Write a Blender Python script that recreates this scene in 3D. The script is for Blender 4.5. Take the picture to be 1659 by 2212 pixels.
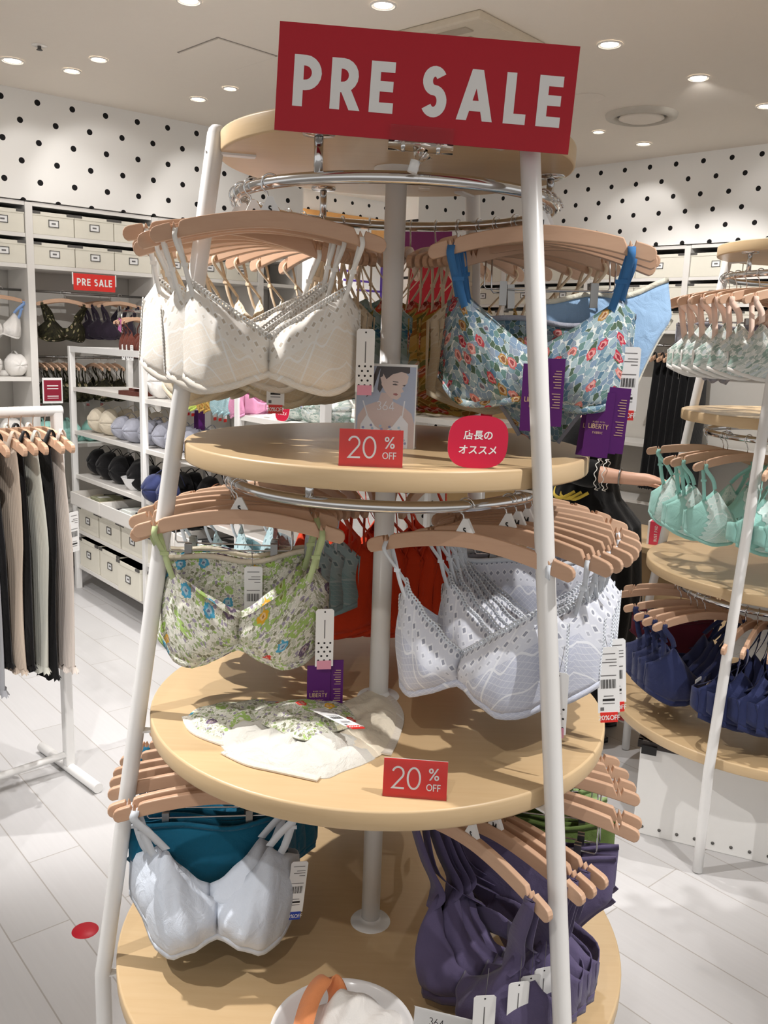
import bpy, bmesh, math, random
from math import sin, cos, pi, radians, sqrt
from mathutils import Vector, Matrix
random.seed(7)
for o in list(bpy.data.objects): bpy.data.objects.remove(o)
COL = bpy.context.scene.collection
SC = bpy.context.scene
# ------------------------------------------------------------------ camera
CAMP = Vector((0, -1.7689, 1.68)); PITCH, ROLL, YAW, FPX = .1922, .0351, -.0009, 1897.34
F = Vector((sin(YAW)*cos(PITCH), cos(YAW)*cos(PITCH), -sin(PITCH)))
R_ = Vector((cos(YAW), -sin(YAW), 0)); U_ = R_.cross(F)
RR = cos(ROLL)*R_+sin(ROLL)*U_; UU = -sin(ROLL)*R_+cos(ROLL)*U_
cd = bpy.data.cameras.new('camera'); cam = bpy.data.objects.new('camera', cd); COL.objects.link(cam)
cd.sensor_width = 36; cd.lens = FPX/2212*36; cd.clip_start = .05
M = Matrix((RR, UU, -F)).transposed().to_4x4(); M.translation = CAMP; cam.matrix_world = M
SC.camera = cam
def ray(x, y): return F+RR*((x-829.5)/FPX)-UU*((y-1106)/FPX)
def onz(x, y, z): d = ray(x, y); return CAMP+d*((z-CAMP.z)/d.z)
def ony(x, y, Y): d = ray(x, y); return CAMP+d*((Y-CAMP.y)/d.y)
# ------------------------------------------------------------------ light
SC.view_settings.view_transform = 'Standard'; SC.view_settings.look = 'None'
SC.view_settings.exposure = 0.64; SC.view_settings.gamma = 1
W = bpy.data.worlds.new('ambient_fill'); SC.world = W; W.use_nodes = True
W.node_tree.nodes['Background'].inputs[0].default_value = (1, .985, .975, 1)
W.node_tree.nodes['Background'].inputs[1].default_value = .50  # even glow added as ambient fill, entering by the open side behind the camera
CEIL = 3.08
SPOT_W = 36; WASH_W = 4.5
def spot(loc, target, power, ang=70, blend=.5, size=.022, col=(1, .97, .945), parent=None):
    l = bpy.data.lights.new('lamp_light', 'SPOT'); l.energy = power; l.spot_size = radians(ang); l.spot_blend = blend
    l.shadow_soft_size = size; l.color = col
    o = bpy.data.objects.new('lamp_light', l); COL.objects.link(o); o.location = loc
    o.rotation_euler = (Vector(target)-Vector(loc)).to_track_quat('-Z', 'Y').to_euler()
    return o
# unseen spots: left key follows leg shadows, most others added to brighten (x, y, target, power, angle)
ACCENT = [(-1.5, .15, (-.05, .0, 1.0), 165, 42), (1.2, -.75, (.25, -.1, .75), 95, 38), (-.5, -2.3, (-.05, -.35, .45), 30, 34),
          (2.6, .3, (1.35, 1.2, 1.2), 130, 46), (-2.4, .6, (-1.4, 1.9, .6), 110, 60), (.6, 1.5, (1.15, 1.3, .9), 70, 50), (-.5, 1.9, (-.6, 2.2, .5), 110, 75), (-.5, .9, (-2.1, 4.4, 1.55), 80, 36), (-1.9, 1.9, (-1.6, 3.4, .9), 60, 60), (1.5, 3.4, (2.3, 5.0, 1.3), 75, 66), (-.3, .9, (-1.0, 2.4, .0), 70, 60), (-1.5, -1.0, (-1.2, .3, 0), 80, 56), (-.7, -.5, (-1.35, 1.15, .9), 75, 40), (1.6, -1.2, (1.3, .3, 0), 90, 56)]
# ------------------------------------------------------------------ materials
def lin(h):
    if isinstance(h, str):
        h = h.lstrip('#'); c = [int(h[i:i+2], 16)/255 for i in (0, 2, 4)]
        return tuple(x/12.92 if x <= .04045 else ((x+.055)/1.055)**2.4 for x in c)+(1,)
    return tuple(h)+((1,) if len(h) == 3 else ())
class NT:
    def __init__(s, name, rough=.5, metal=0, spec=.5):
        s.m = bpy.data.materials.new(name); s.m.use_nodes = True; s.t = s.m.node_tree
        s.b = s.t.nodes['Principled BSDF']; s.b.inputs['Roughness'].default_value = rough
        s.b.inputs['Metallic'].default_value = metal; s.b.inputs['Specular IOR Level'].default_value = spec
    def n(s, ty, **k):
        x = s.t.nodes.new(ty)
        for a, v in k.items(): setattr(x, a, v)
        return x
    def put(s, sock, v):
        if isinstance(v, bpy.types.NodeSocket): s.t.links.new(v, sock)
        else: sock.default_value = v
    def ma(s, op, a, b=0., c=None):
        x = s.n('ShaderNodeMath', operation=op); s.put(x.inputs[0], a); s.put(x.inputs[1], b)
        if c is not None: s.put(x.inputs[2], c)
        return x.outputs[0]
    def mix(s, f, a, b):
        x = s.n('ShaderNodeMix', data_type='RGBA'); s.put(x.inputs[0], f); s.put(x.inputs[6], a); s.put(x.inputs[7], b); return x.outputs[2]
    def lt(s, a, b): return s.ma('LESS_THAN', a, b)
    def fr(s, a): return s.ma('FRACT', a)
    def mx(s, *a):
        r = a[0]
        for b in a[1:]: r = s.ma('MAXIMUM', r, b)
        return r
    def coord(s, kind='Object', scale=(1, 1, 1), rot=0):
        c = s.n('ShaderNodeTexCoord').outputs[kind]; m = s.n('ShaderNodeMapping'); s.t.links.new(c, m.inputs[0])
        m.inputs['Scale'].default_value = scale; m.inputs['Rotation'].default_value = (0, 0, rot); return m.outputs[0]
    def uv(s): return s.n('ShaderNodeTexCoord').outputs['UV']
    def xyz(s, v): x = s.n('ShaderNodeSeparateXYZ'); s.t.links.new(v, x.inputs[0]); return x.outputs
    def noise(s, v, sc, det=2, dist=0): x = s.n('ShaderNodeTexNoise'); s.put(x.inputs['Vector'], v); x.inputs['Scale'].default_value = sc; x.inputs['Detail'].default_value = det; x.inputs['Distortion'].default_value = dist; return x.outputs[0]
    def voro(s, v, sc, feat='F1', rnd=1.): x = s.n('ShaderNodeTexVoronoi', feature=feat); s.put(x.inputs['Vector'], v); x.inputs['Scale'].default_value = sc; x.inputs['Randomness'].default_value = rnd; return x.outputs
    def ramp(s, f, stops, const=False):
        x = s.n('ShaderNodeValToRGB'); s.put(x.inputs[0], f); e = x.color_ramp
        if const: e.interpolation = 'CONSTANT'
        while len(e.elements) < len(stops): e.elements.new(.5)
        for q, (p, c) in zip(e.elements, stops): q.position = p; q.color = lin(c)
        return x.outputs[0]
    def col(s, v): s.put(s.b.inputs['Base Color'], v); return s
    def bump(s, h, st=.2, d=.002):
        x = s.n('ShaderNodeBump'); x.inputs['Strength'].default_value = st; x.inputs['Distance'].default_value = d
        s.t.links.new(h, x.inputs['Height']); s.t.links.new(x.outputs[0], s.b.inputs['Normal']); return s
MATS = {}
def plain(name, c, rough=.5, metal=0, spec=.5, var=.06, sc=30):
    if name in MATS: return MATS[name]
    t = NT(name, rough, metal, spec); c = lin(c)
    nz = t.noise(t.coord(), sc)
    t.col(t.mix(nz, tuple(x*(1-var) for x in c[:3])+(1,), tuple(min(1, x*(1+var)) for x in c[:3])+(1,)))
    MATS[name] = t.m; return t.m
def cloth(name, c, wr=.5):
    if name in MATS: return MATS[name]
    t = NT(name, .85, 0, .25); c = lin(c); v = t.coord()
    t.col(t.mix(t.noise(v, 14), tuple(x*.88 for x in c[:3])+(1,), tuple(min(1, x*1.1) for x in c[:3])+(1,)))
    t.b.inputs['Sheen Weight'].default_value = .15
    t.bump(t.ma('ADD', t.noise(v, 22, 3, 1.2), t.ma('MULTIPLY', t.noise(v, 700), .12)), wr, .008); MATS[name] = t.m; return t.m
def wood(name, c1, c2, rough=.35, sc=(2, 30, 2), rnd=False):
    t = NT(name, rough); v = t.coord('Object', sc); nz = t.noise(v, 3, 5, .6)
    c = t.mix(nz, lin(c1), lin(c2))
    if rnd:
        oi = t.n('ShaderNodeObjectInfo'); c = t.mix(t.ma('MULTIPLY', oi.outputs['Random'], .35), c, lin(rnd))
    t.col(c); t.bump(nz, .05, .001); return t.m
def emis(name, c, st):
    t = NT(name); t.b.inputs['Emission Color'].default_value = lin(c); t.b.inputs['Emission Strength'].default_value = st; t.col(lin(c)); return t.m
def glass(name, c='#ffffff', rough=.05, alpha=None):
    t = NT(name, rough); t.col(lin(c)); t.b.inputs['Transmission Weight'].default_value = 1; t.b.inputs['IOR'].default_value = 1.2; return t.m
def lace(name, base, light, hole):
    t = NT(name, .9, 0, .2); u, d, _ = t.xyz(t.uv()); A, L = t.ma, t.lt
    au = A('ABSOLUTE', u)
    def rowdist(k, d0, ph=0): 
        a = A('SUBTRACT', t.fr(A('ADD', A('MULTIPLY', au, k), ph)), .5); b = A('MULTIPLY', A('SUBTRACT', d, d0), k*.85)
        return a, b
    a, b = rowdist(95, .006); r1 = A('SQRT', A('ADD', A('MULTIPLY', a, a), A('MULTIPLY', b, b)))
    a2, b2 = rowdist(72, .026); r2 = A('ADD', A('ABSOLUTE', a2), A('ABSOLUTE', b2))
    a3, b3 = rowdist(72, .042, .5); r3 = A('ADD', A('ABSOLUTE', a3), A('ABSOLUTE', b3))
    holes = t.mx(L(r1, .22), L(r2, .27), A('MULTIPLY', L(r3, .2), .6))
    rings = t.mx(L(r1, .42), L(r2, .48), A('MULTIPLY', L(r3, .4), .7))
    wave = L(A('ABSOLUTE', A('SUBTRACT', A('SUBTRACT', d, .064), A('MULTIPLY', A('SINE', A('MULTIPLY', au, 150)), .009))), .0022)
    wave2 = L(A('ABSOLUTE', A('SUBTRACT', A('SUBTRACT', d, .125), A('MULTIPLY', A('SINE', A('MULTIPLY', au, 110)), .006))), .0018)
    g = A('MULTIPLY', A('ADD', au, d), 82.); h = A('MULTIPLY', A('SUBTRACT', au, d), 82.)
    net = t.mx(A('GREATER_THAN', t.fr(g), .86), A('GREATER_THAN', t.fr(h), .86))
    seam = L(A('ABSOLUTE', A('SUBTRACT', A('ADD', au, A('MULTIPLY', d, .45)), .105)), .0022)
    zone = A('MULTIPLY', L(d, .055), .5)
    f = t.mx(rings, wave, wave2, seam, A('MULTIPLY', net, .45), zone)
    vn = t.noise(t.coord(), 260)
    f = A('MINIMUM', A('ADD', f, A('MULTIPLY', vn, .15)), 1.)
    c = t.mix(A('MULTIPLY', holes, .75), t.mix(f, lin(base), lin(light)), lin(hole))
    t.col(c); t.bump(A('SUBTRACT', f, holes), .5, .0015); t.b.inputs['Sheen Weight'].default_value = .2; return t.m
def floral(name, bg, cells, flowers, cs=85, fs=26, thr=.16, leaf=None, gap=.06, eyelet=False, fill=.52, vine=None):
    t = NT(name, .85, 0, .25); v0 = t.uv(); A = t.ma
    nv = t.n('ShaderNodeTexNoise'); t.put(nv.inputs['Vector'], v0); nv.inputs['Scale'].default_value = cs*1.3
    w = t.n('ShaderNodeMix', data_type='VECTOR'); w.inputs[0].default_value = .75/cs; t.put(w.inputs[4], v0); t.put(w.inputs[5], nv.outputs['Color']); v = w.outputs[1]
    def vo2(sc, feat='F1', off=0):
        x = s_ = t.n('ShaderNodeTexVoronoi', feature=feat, voronoi_dimensions='2D'); vv = v
        if off: m = t.n('ShaderNodeMapping'); t.put(m.inputs[0], v); m.inputs['Location'].default_value = (off, off*.7, 0); vv = m.outputs[0]
        t.put(x.inputs['Vector'], vv); x.inputs['Scale'].default_value = sc; return x.outputs
    n = len(cells); c = lin(bg)
    if vine:
        g = vo2(cs*.55, 'DISTANCE_TO_EDGE', 2.3)['Distance']; c = t.mix(t.lt(g, .045), c, lin(vine))
        g = vo2(cs*.8, 'DISTANCE_TO_EDGE', 4.1)['Distance']; c = t.mix(t.lt(g, .03), c, lin(vine))
    for off, f_ in ((1.7, fill*.8), (0, fill)):
        vo = vo2(cs if not off else cs*1.25, 'F1', off); cr = t.xyz(vo['Color']); cc = t.ramp(cr[0], [(i/n, q) for i, q in enumerate(cells)], True)
        c = t.mix(t.lt(vo['Distance'], A('MULTIPLY_ADD', cr[1], .22, f_-.11)), c, cc)
    ed = vo2(cs, 'DISTANCE_TO_EDGE')['Distance']; c = t.mix(t.lt(ed, gap), c, lin(bg))
    if leaf:
        lf = A('MULTIPLY', A('GREATER_THAN', t.noise(v, 20, 3), .57), A('GREATER_THAN', t.noise(v, 160), .47)); c = t.mix(lf, c, lin(leaf))
    fo = vo2(fs, 'F1', 3.1); fr_ = t.xyz(fo['Color']); dd = A('ADD', fo['Distance'], A('MULTIPLY', A('SUBTRACT', t.noise(v, 210), .5), .22))
    m = len(flowers); fc = t.ramp(fr_[0], [(i/m, q) for i, q in enumerate(flowers)], True); pr = A('GREATER_THAN', fr_[1], .52)
    c = t.mix(A('MULTIPLY', t.lt(dd, thr+.09), pr), c, fc)
    c = t.mix(A('MULTIPLY', t.lt(dd, thr-.01), pr), c, t.mix(.35, fc, lin('#f3e6d8')))
    c = t.mix(A('MULTIPLY', t.lt(dd, thr-.09), pr), c, t.mix(.6, fc, lin('#6c2430')))
    t.col(c); h = t.noise(v0, 120)
    if eyelet:
        u, d, _ = t.xyz(v0); a = A('SUBTRACT', t.fr(A('MULTIPLY', u, 130)), .5); b = A('SUBTRACT', t.fr(A('MULTIPLY', d, 40)), .5)
        e = t.lt(A('ADD', A('MULTIPLY', a, a), A('MULTIPLY', A('MULTIPLY', b, b), 10)), .1); h = A('ADD', h, A('MULTIPLY', e, 1.5))
    t.bump(h, .5, .0012); return t.m
def dotwall(name, sx, sz, ox, oz):
    t = NT(name, .7, 0, .3); x, y, z = t.xyz(t.coord()); A = t.ma
    def lat(dx, dz):
        a = A('MULTIPLY', A('SUBTRACT', t.fr(A('ADD', A('DIVIDE', A('SUBTRACT', x, ox+dx), sx), 100.5)), .5), sx)
        b = A('MULTIPLY', A('SUBTRACT', t.fr(A('ADD', A('DIVIDE', A('SUBTRACT', z, oz+dz), sz), 100.5)), .5), sz)
        return t.lt(A('ADD', A('MULTIPLY', a, a), A('MULTIPLY', b, b)), .0178**2)
    t.col(t.mix(t.mx(lat(0, 0), lat(sx/2, -sz/2)), lin('#f0eeea'), lin('#0c0a0c'))); return t.m
M_SHELF = wood('birch_veneer', '#ccac80', '#d9bd94', .32, (2.2, 26, 2.2))
M_EDGE = wood('birch_edge', '#d0b388', '#d8bd96', .4, (6, 6, 60))
M_HANG = wood('beech_wood', '#c8a186', '#d9b699', .45, (6, 40, 40), '#b58a6c')
M_WMET = plain('white_enamel', '#e9e8e6', .3, 0, .5, .02)
M_WSH = plain('white_laminate', '#e6e3de', .4, 0, .5, .02)
M_WALLP = plain('panel_grey_white', '#d8d4cd', .6, 0, .4, .02)
M_CHROME = plain('chrome', '#d8d8d8', .12, 1, .5, .02)
M_STEEL = plain('steel', '#9b9a98', .3, 1, .5, .04)
M_BOX = plain('cream_board', '#e4e0d2', .6, 0, .4, .03)
M_DARK = plain('dark_steel', '#5c5a57', .5, .2)
M_BLACK = plain('black_plastic', '#0d0c0c', .5)
M_INK = plain('black_ink', '#1a1818', .7)
M_GREY = plain('grey_ink', '#6c6a6a', .7)
M_PAPER = plain('white_paper', '#f0f0ef', .6, 0, .4, .01)
M_RED = plain('red_card', '#b81428', .45, 0, .4, .02)
M_RED2 = plain('orange_red_card', '#e0352e', .45, 0, .4, .02)
M_CRIM = plain('crimson_card', '#cf1740', .45, 0, .4, .02)
M_PURP = plain('purple_card', '#55106a', .55, 0, .4, .02)
M_GOLDI = plain('gold_ink', '#d8b890', .6)
M_PINK = plain('pink_sticker', '#e29ab0', .6)
M_BLUEST = plain('blue_sticker', '#2747b0', .6)
M_CLEAR = glass('clear_acrylic')
M_CEIL = plain('ceiling_paint', '#f4ebdf', .8, 0, .3, .01)
M_SKIN = plain('skin', '#e3b49b', .5, 0, .4, .03)
M_HAIR = plain('black_hair', '#15100e', .4)
M_BLK = cloth('black_cloth', '#08080a', .3)
M_GOLD = cloth('gold_braid', '#d8bb4a')
M_LAMP = emis('lamp_glow', '#fff6ea', 14)
M_BEZ = plain('lamp_reflector', '#f4efe8', .25)
# ------------------------------------------------------------------ mesh builder
def arc(cx, cy, rx, ry, a0, a1, n=12): return [(cx+rx*cos(radians(a0+(a1-a0)*i/n)), cy+ry*sin(radians(a0+(a1-a0)*i/n))) for i in range(n+1)]
def glyph(ch, t):
    h = t/2; T = 1-h
    def bowl(x0, x1, y0, y1, n=10): r = (y1-y0)/2; return [(x0, y1)]+arc(x1-r, (y0+y1)/2, r, r, 90, -90, n)+[(x0, y0)]
    g = {'P': (.58, [[(h, 0), (h, 1)], bowl(h, .58-h, .42, T)]), 'R': (.62, [[(h, 0), (h, 1)], bowl(h, .57-h, .44, T), [(.28, .46), (.62-h, 0)]]),
     'E': (.5, [[(h, 0), (h, 1)], [(h, T), (.5, T)], [(h, .52), (.48, .52)], [(h, h), (.5, h)]]), 'F': (.48, [[(h, 0), (h, 1)], [(h, T), (.48, T)], [(h, .5), (.45, .5)]]),
     'S': (.54, [arc(.27, (1-h+.53)/2, .25-h, (1-h-.53)/2, 28, 270, 16)[:-1]+arc(.27, (.53+h)/2, .27-h, (.53-h)/2, 90, -150, 18)]),
     'A': (.76, [[(h*1.05, 0), (.37, 1)], [(.76-h*1.05, 0), (.39, 1)], [(.18, .29), (.58, .29)]]), 'L': (.46, [[(h, 0), (h, 1)], [(h, h), (.46, h)]]),
     'I': (t, [[(h, 0), (h, 1)]]), 'B': (.56, [[(h, 0), (h, 1)], bowl(h, .52-h, .53, T), bowl(h, .56-h, h, .53)]), 'T': (.52, [[(.26, 0), (.26, 1)], [(0, T), (.52, T)]]),
     'Y': (.6, [[(h*.8, 1), (.3, .45)], [(.6-h*.8, 1), (.3, .45)], [(.3, .48), (.3, 0)]]), 'C': (.66, [arc(.4, .5, .4-h, .5-h, 50, 310, 16)]), 'O': (.86, [arc(.43, .5, .43-h, .5-h, 0, 360, 24)]),
     'Z': (.56, [[(.03, T), (.54-h, T), (.03+h, h), (.56, h)]]), 'M': (.8, [[(h, 0), (h, 1)], [(h, T), (.4, .2), (.8-h, T)], [(.8-h, 0), (.8-h, 1)]]), 'U': (.6, [[(h, 1), (h, .3)]+arc(.3, .3, .3-h, .3-h, 180, 360, 10)+[(.6-h, 1)]]), 'W': (.9, [[(h, 1), (.25, h), (.45, T), (.65, h), (.9-h, 1)]]), 'D': (.66, [[(h, 0), (h, 1)], bowl(h, .66-h, h, T)]),
     'H': (.6, [[(h, 0), (h, 1)], [(.6-h, 0), (.6-h, 1)], [(h, .5), (.6-h, .5)]]), 'N': (.64, [[(h, 0), (h, 1)], [(h, T), (.64-h, h)], [(.64-h, 0), (.64-h, 1)]]),
     '0': (.62, [arc(.31, .5, .31-h, .5-h, 0, 360, 24)]), '2': (.56, [arc(.28, .7, .28-h, .3-h, 165, -38, 12)+[(h*1.2, h), (.56, h)]]),
     '3': (.54, [arc(.25, .75, .25-h, .25-h, 150, -90, 10), arc(.26, .27, .28-h, .27-h, 90, -150, 10)]), '6': (.6, [arc(.3, .3, .3-h, .3-h, 0, 360, 18), [(.08, .42), (.42, 1)]]),
     '4': (.62, [[(.45, 0), (.45, 1)], [(.45, T), (h, .24), (.62, .24)]]), '1': (.3, [[(.2, 0), (.2, 1)], [(.02, .8), (.2, T)]]), '5': (.54, [[(.48, T), (.14, T), (.1, .56)]+arc(.26, .32, .27-h, .3-h, 110, -150, 12)]),
     '%': (.86, [arc(.2, .78, .2-h, .22-h, 0, 360, 14), arc(.66, .22, .2-h, .22-h, 0, 360, 14), [(.12, 0), (.74, 1)]]), ' ': (.28, []), '.': (t, [[(h, 0), (h, t)]])}
    return g[ch]
class MB:
    def __init__(s): s.v = []; s.f = []; s.mi = []; s.sm = []; s.uv = []
    def face(s, idx, m=0, sm=False, uv=None): s.f.append(tuple(idx)); s.mi.append(m); s.sm.append(sm); s.uv.append(uv)
    def add(s, pts): k = len(s.v); s.v += [tuple(p) for p in pts]; return k
    def poly(s, pts, m=0): k = s.add(pts); s.face(range(k, k+len(pts)), m)
    def grid(s, fn, nu, nv, m=0, sm=True, cu=False, flip=False):
        P = []; T = []
        for j in range(nv+1):
            for i in range(nu+1):
                q = fn(i/nu, j/nv); P.append(q[:3]); T.append(q[3:5] if len(q) > 3 else (i/nu, j/nv))
        k = s.add(P); w = nu+1
        for j in range(nv):
            for i in range(nu):
                a = [j*w+i, j*w+i+1, (j+1)*w+i+1, (j+1)*w+i]
                if flip: a.reverse()
                s.face([k+x for x in a], m, sm, [T[x] for x in a])
    def box(s, c, d, m=0, Mx=None):
        x, y, z = c; a, b, e = d[0]/2, d[1]/2, d[2]/2
        P = [Vector((x+i*a, y+j*b, z+k*e)) for i in (-1, 1) for j in (-1, 1) for k in (-1, 1)]
        if Mx: P = [Mx @ p for p in P]
        k = s.add(P)
        for q in ((0, 1, 3, 2), (4, 6, 7, 5), (0, 4, 5, 1), (2, 3, 7, 6), (0, 2, 6, 4), (1, 5, 7, 3)): s.face([k+i for i in q], m)
    def frames(s, path):
        P = [Vector(p) for p in path]; n = len(P); T = [(P[min(i+1, n-1)]-P[max(i-1, 0)]).normalized() for i in range(n)]
        return P, T
    def tube(s, path, r, seg=8, m=0, caps=True, closed=False):
        P, T = s.frames(path); n = len(P)
        if closed: T = [(P[(i+1) % n]-P[i-1]).normalized() for i in range(n)]
        u = T[0].orthogonal().normalized(); k = len(s.v)
        for i in range(n):
            u = (u-T[i]*u.dot(T[i])).normalized(); w = T[i].cross(u); ri = r[i] if isinstance(r, (list, tuple)) else r
            s.add([P[i]+(u*cos(2*pi*j/seg)+w*sin(2*pi*j/seg))*ri for j in range(seg)])
        for i in range(n if closed else n-1):
            i2 = (i+1) % n
            for j in range(seg): s.face([k+i*seg+j, k+i*seg+(j+1) % seg, k+i2*seg+(j+1) % seg, k+i2*seg+j], m, True)
        if caps and not closed:
            s.face([k+j for j in range(seg)][::-1], m); s.face([k+(n-1)*seg+j for j in range(seg)], m)
    def strap(s, path, w, th, wd, m=0):
        P, T = s.frames(path); n = len(P); k = len(s.v); wd = Vector(wd)
        for i in range(n):
            ww = wd[i] if False else wd; x = (ww-T[i]*ww.dot(T[i])).normalized(); y = T[i].cross(x); wi = w[i] if isinstance(w, list) else w
            s.add([P[i]+x*wi/2+y*th/2, P[i]-x*wi/2+y*th/2, P[i]-x*wi/2-y*th/2, P[i]+x*wi/2-y*th/2])
        for i in range(n-1):
            for j in range(4): s.face([k+i*4+j, k+i*4+(j+1) % 4, k+i*4+4+(j+1) % 4, k+i*4+4+j], m, j in (0, 2), [(0, i*.02), (w if not isinstance(w, list) else w[i], i*.02), (w if not isinstance(w, list) else w[i], i*.02+.02), (0, i*.02+.02)])
        s.face([k+j for j in range(4)], m); s.face([k+(n-1)*4+j for j in range(4)][::-1], m)
    def lathe(s, prof, seg=48, m=0, sm=True, c=(0, 0)):
        n = len(prof); k = len(s.v)
        for r, z in prof: s.add([(c[0]+r*cos(2*pi*j/seg), c[1]+r*sin(2*pi*j/seg), z) for j in range(seg)])
        for i in range(n-1):
            for j in range(seg): s.face([k+i*seg+j, k+i*seg+(j+1) % seg, k+(i+1)*seg+(j+1) % seg, k+(i+1)*seg+j], m if not isinstance(m, list) else m[i], sm)
    def prism(s, poly, y0, y1, m=0, ms=None, Mx=None):  # poly in xz, extruded along y
        n = len(poly); A = [Vector((p[0], y0, p[1])) for p in poly]; B = [Vector((p[0], y1, p[1])) for p in poly]
        if Mx: A = [Mx @ p for p in A]; B = [Mx @ p for p in B]
        k = s.add(A+B); s.face(range(k, k+n), m); s.face(list(range(k+n, k+2*n))[::-1], m)
        for i in range(n): s.face([k+i, k+n+i, k+n+(i+1) % n, k+(i+1) % n], m if ms is None else ms)
    def ribbon(s, pl, t, o, X, Y, sc, m):
        P = [Vector((p[0], p[1])) for p in pl]; n = len(P); k = len(s.v); cl = (P[0]-P[-1]).length < 1e-4 and n > 3
        for i in range(n):
            if cl: a = (P[i]-P[i-1 if i else n-2]).normalized(); b = (P[(i+1) if i < n-1 else 1]-P[i]).normalized()
            else: a = (P[i]-P[max(i-1, 0)]); b = (P[min(i+1, n-1)]-P[i]); a = a.normalized() if a.length else b.normalized(); b = b.normalized() if b.length else a
            tt = (a+b).normalized(); q = Vector((-tt.y, tt.x))*(t/2/max(.45, tt.dot(a)))
            if not cl and i in (0, n-1) and abs(tt.y) > .55 and (P[i].y < .002 or P[i].y > .998): q = Vector((-(1 if tt.y > 0 else -1)*t/2/abs(tt.y), 0))
            for sg in (1, -1): e = (P[i]+q*sg)*sc; s.v.append(tuple(o+X*e.x+Y*e.y))
        for i in range(n-1): s.face([k+2*i, k+2*i+1, k+2*i+3, k+2*i+2], m)
    def text(s, txt, o, X, Y, h, t=.13, m=0, gap=.14, center=True):
        X = Vector(X); Y = Vector(Y); o = Vector(o); w = 0; items = []
        for ch in txt: gw, st = glyph(ch, t); items.append((w, st)); w += gw+gap
        w -= gap; off = -w/2 if center else 0
        N = X.cross(Y)*.00004; q = 0
        for x, st in items:
            for pl in st: s.ribbon(pl, t, o+X*((x+off)*h)+N*(q % 7), X, Y, h, m); q += 1
        return w*h
    def build(s, name, mats, parent=None, loc=None, rz=None, solid=0, bevel=0):
        me = bpy.data.meshes.new(name); me.from_pydata(s.v, [], s.f)
        for m in (mats if isinstance(mats, (list, tuple)) else [mats]): me.materials.append(m)
        me.polygons.foreach_set('material_index', s.mi); me.polygons.foreach_set('use_smooth', s.sm)
        if any(u for u in s.uv):
            l = me.uv_layers.new(name='UVMap').data; i = 0
            for f, u in zip(s.f, s.uv):
                for j in range(len(f)): l[i].uv = u[j] if u else (0, 0); i += 1
        me.update(); o = bpy.data.objects.new(name, me); COL.objects.link(o)
        if parent: o.parent = parent
        if loc is not None: o.location = loc
        if rz is not None: o.rotation_euler = (0, 0, rz)
        if solid: d = o.modifiers.new('thickness', 'SOLIDIFY'); d.thickness = solid; d.offset = -1
        if bevel: d = o.modifiers.new('bevel', 'BEVEL'); d.width = bevel; d.segments = 2; d.limit_method = 'ANGLE'
        return o
def tag(o, label, cat, group=None):
    o['label'] = label; o['category'] = cat
    if group: o['group'] = group
    return o
def thing(name, label, cat, loc=(0, 0, 0), rz=0, group=None):
    o = bpy.data.objects.new(name, None); COL.objects.link(o); o.location = loc; o.rotation_euler = (0, 0, rz); o.empty_display_size = .05
    return tag(o, label, cat, group)
def struct(o): o['kind'] = 'structure'; return o
def copy_tree(o, parent=None):
    c = o.copy(); COL.objects.link(c)
    if parent: c.parent = parent
    for ch in list(o.children): copy_tree(ch, c)
    return c
PROTO = {}
def inst(key, maker, label, cat, loc, rz=0, group=None, tilt=0):
    if key not in PROTO: o = PROTO[key] = maker()
    else: o = copy_tree(PROTO[key])
    o.location = loc; o.rotation_euler = (0, tilt, rz); tag(o, label, cat)
    if group: o['group'] = group
    elif 'group' in o: del o['group']
    return o
def cjk(txt, size, off=.02):
    cu = bpy.data.curves.new('t', 'FONT'); cu.body = txt; cu.size = size; cu.offset = off*size; cu.align_x = 'CENTER'; cu.space_line = 1.25
    ob = bpy.data.objects.new('t', cu); COL.objects.link(ob); dg = bpy.context.evaluated_depsgraph_get(); dg.update()
    me = bpy.data.meshes.new_from_object(ob.evaluated_get(dg)); bpy.data.objects.remove(ob)
    return [tuple(v.co) for v in me.vertices], [tuple(p.vertices) for p in me.polygons]
def put_cjk(mb, txt, o, X, Y, size, m, off=.02):
    V, Fc = cjk(txt, size, off); X = Vector(X); Y = Vector(Y); o = Vector(o); k = mb.add([o+X*p[0]+Y*p[1] for p in V])
    for f in Fc: mb.face([k+i for i in f], m)
ORD = ['first', 'second', 'third', 'fourth', 'fifth', 'sixth', 'seventh', 'eighth', 'ninth', 'tenth', 'eleventh', 'twelfth', 'thirteenth', 'fourteenth', 'fifteenth', 'sixteenth']
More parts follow.
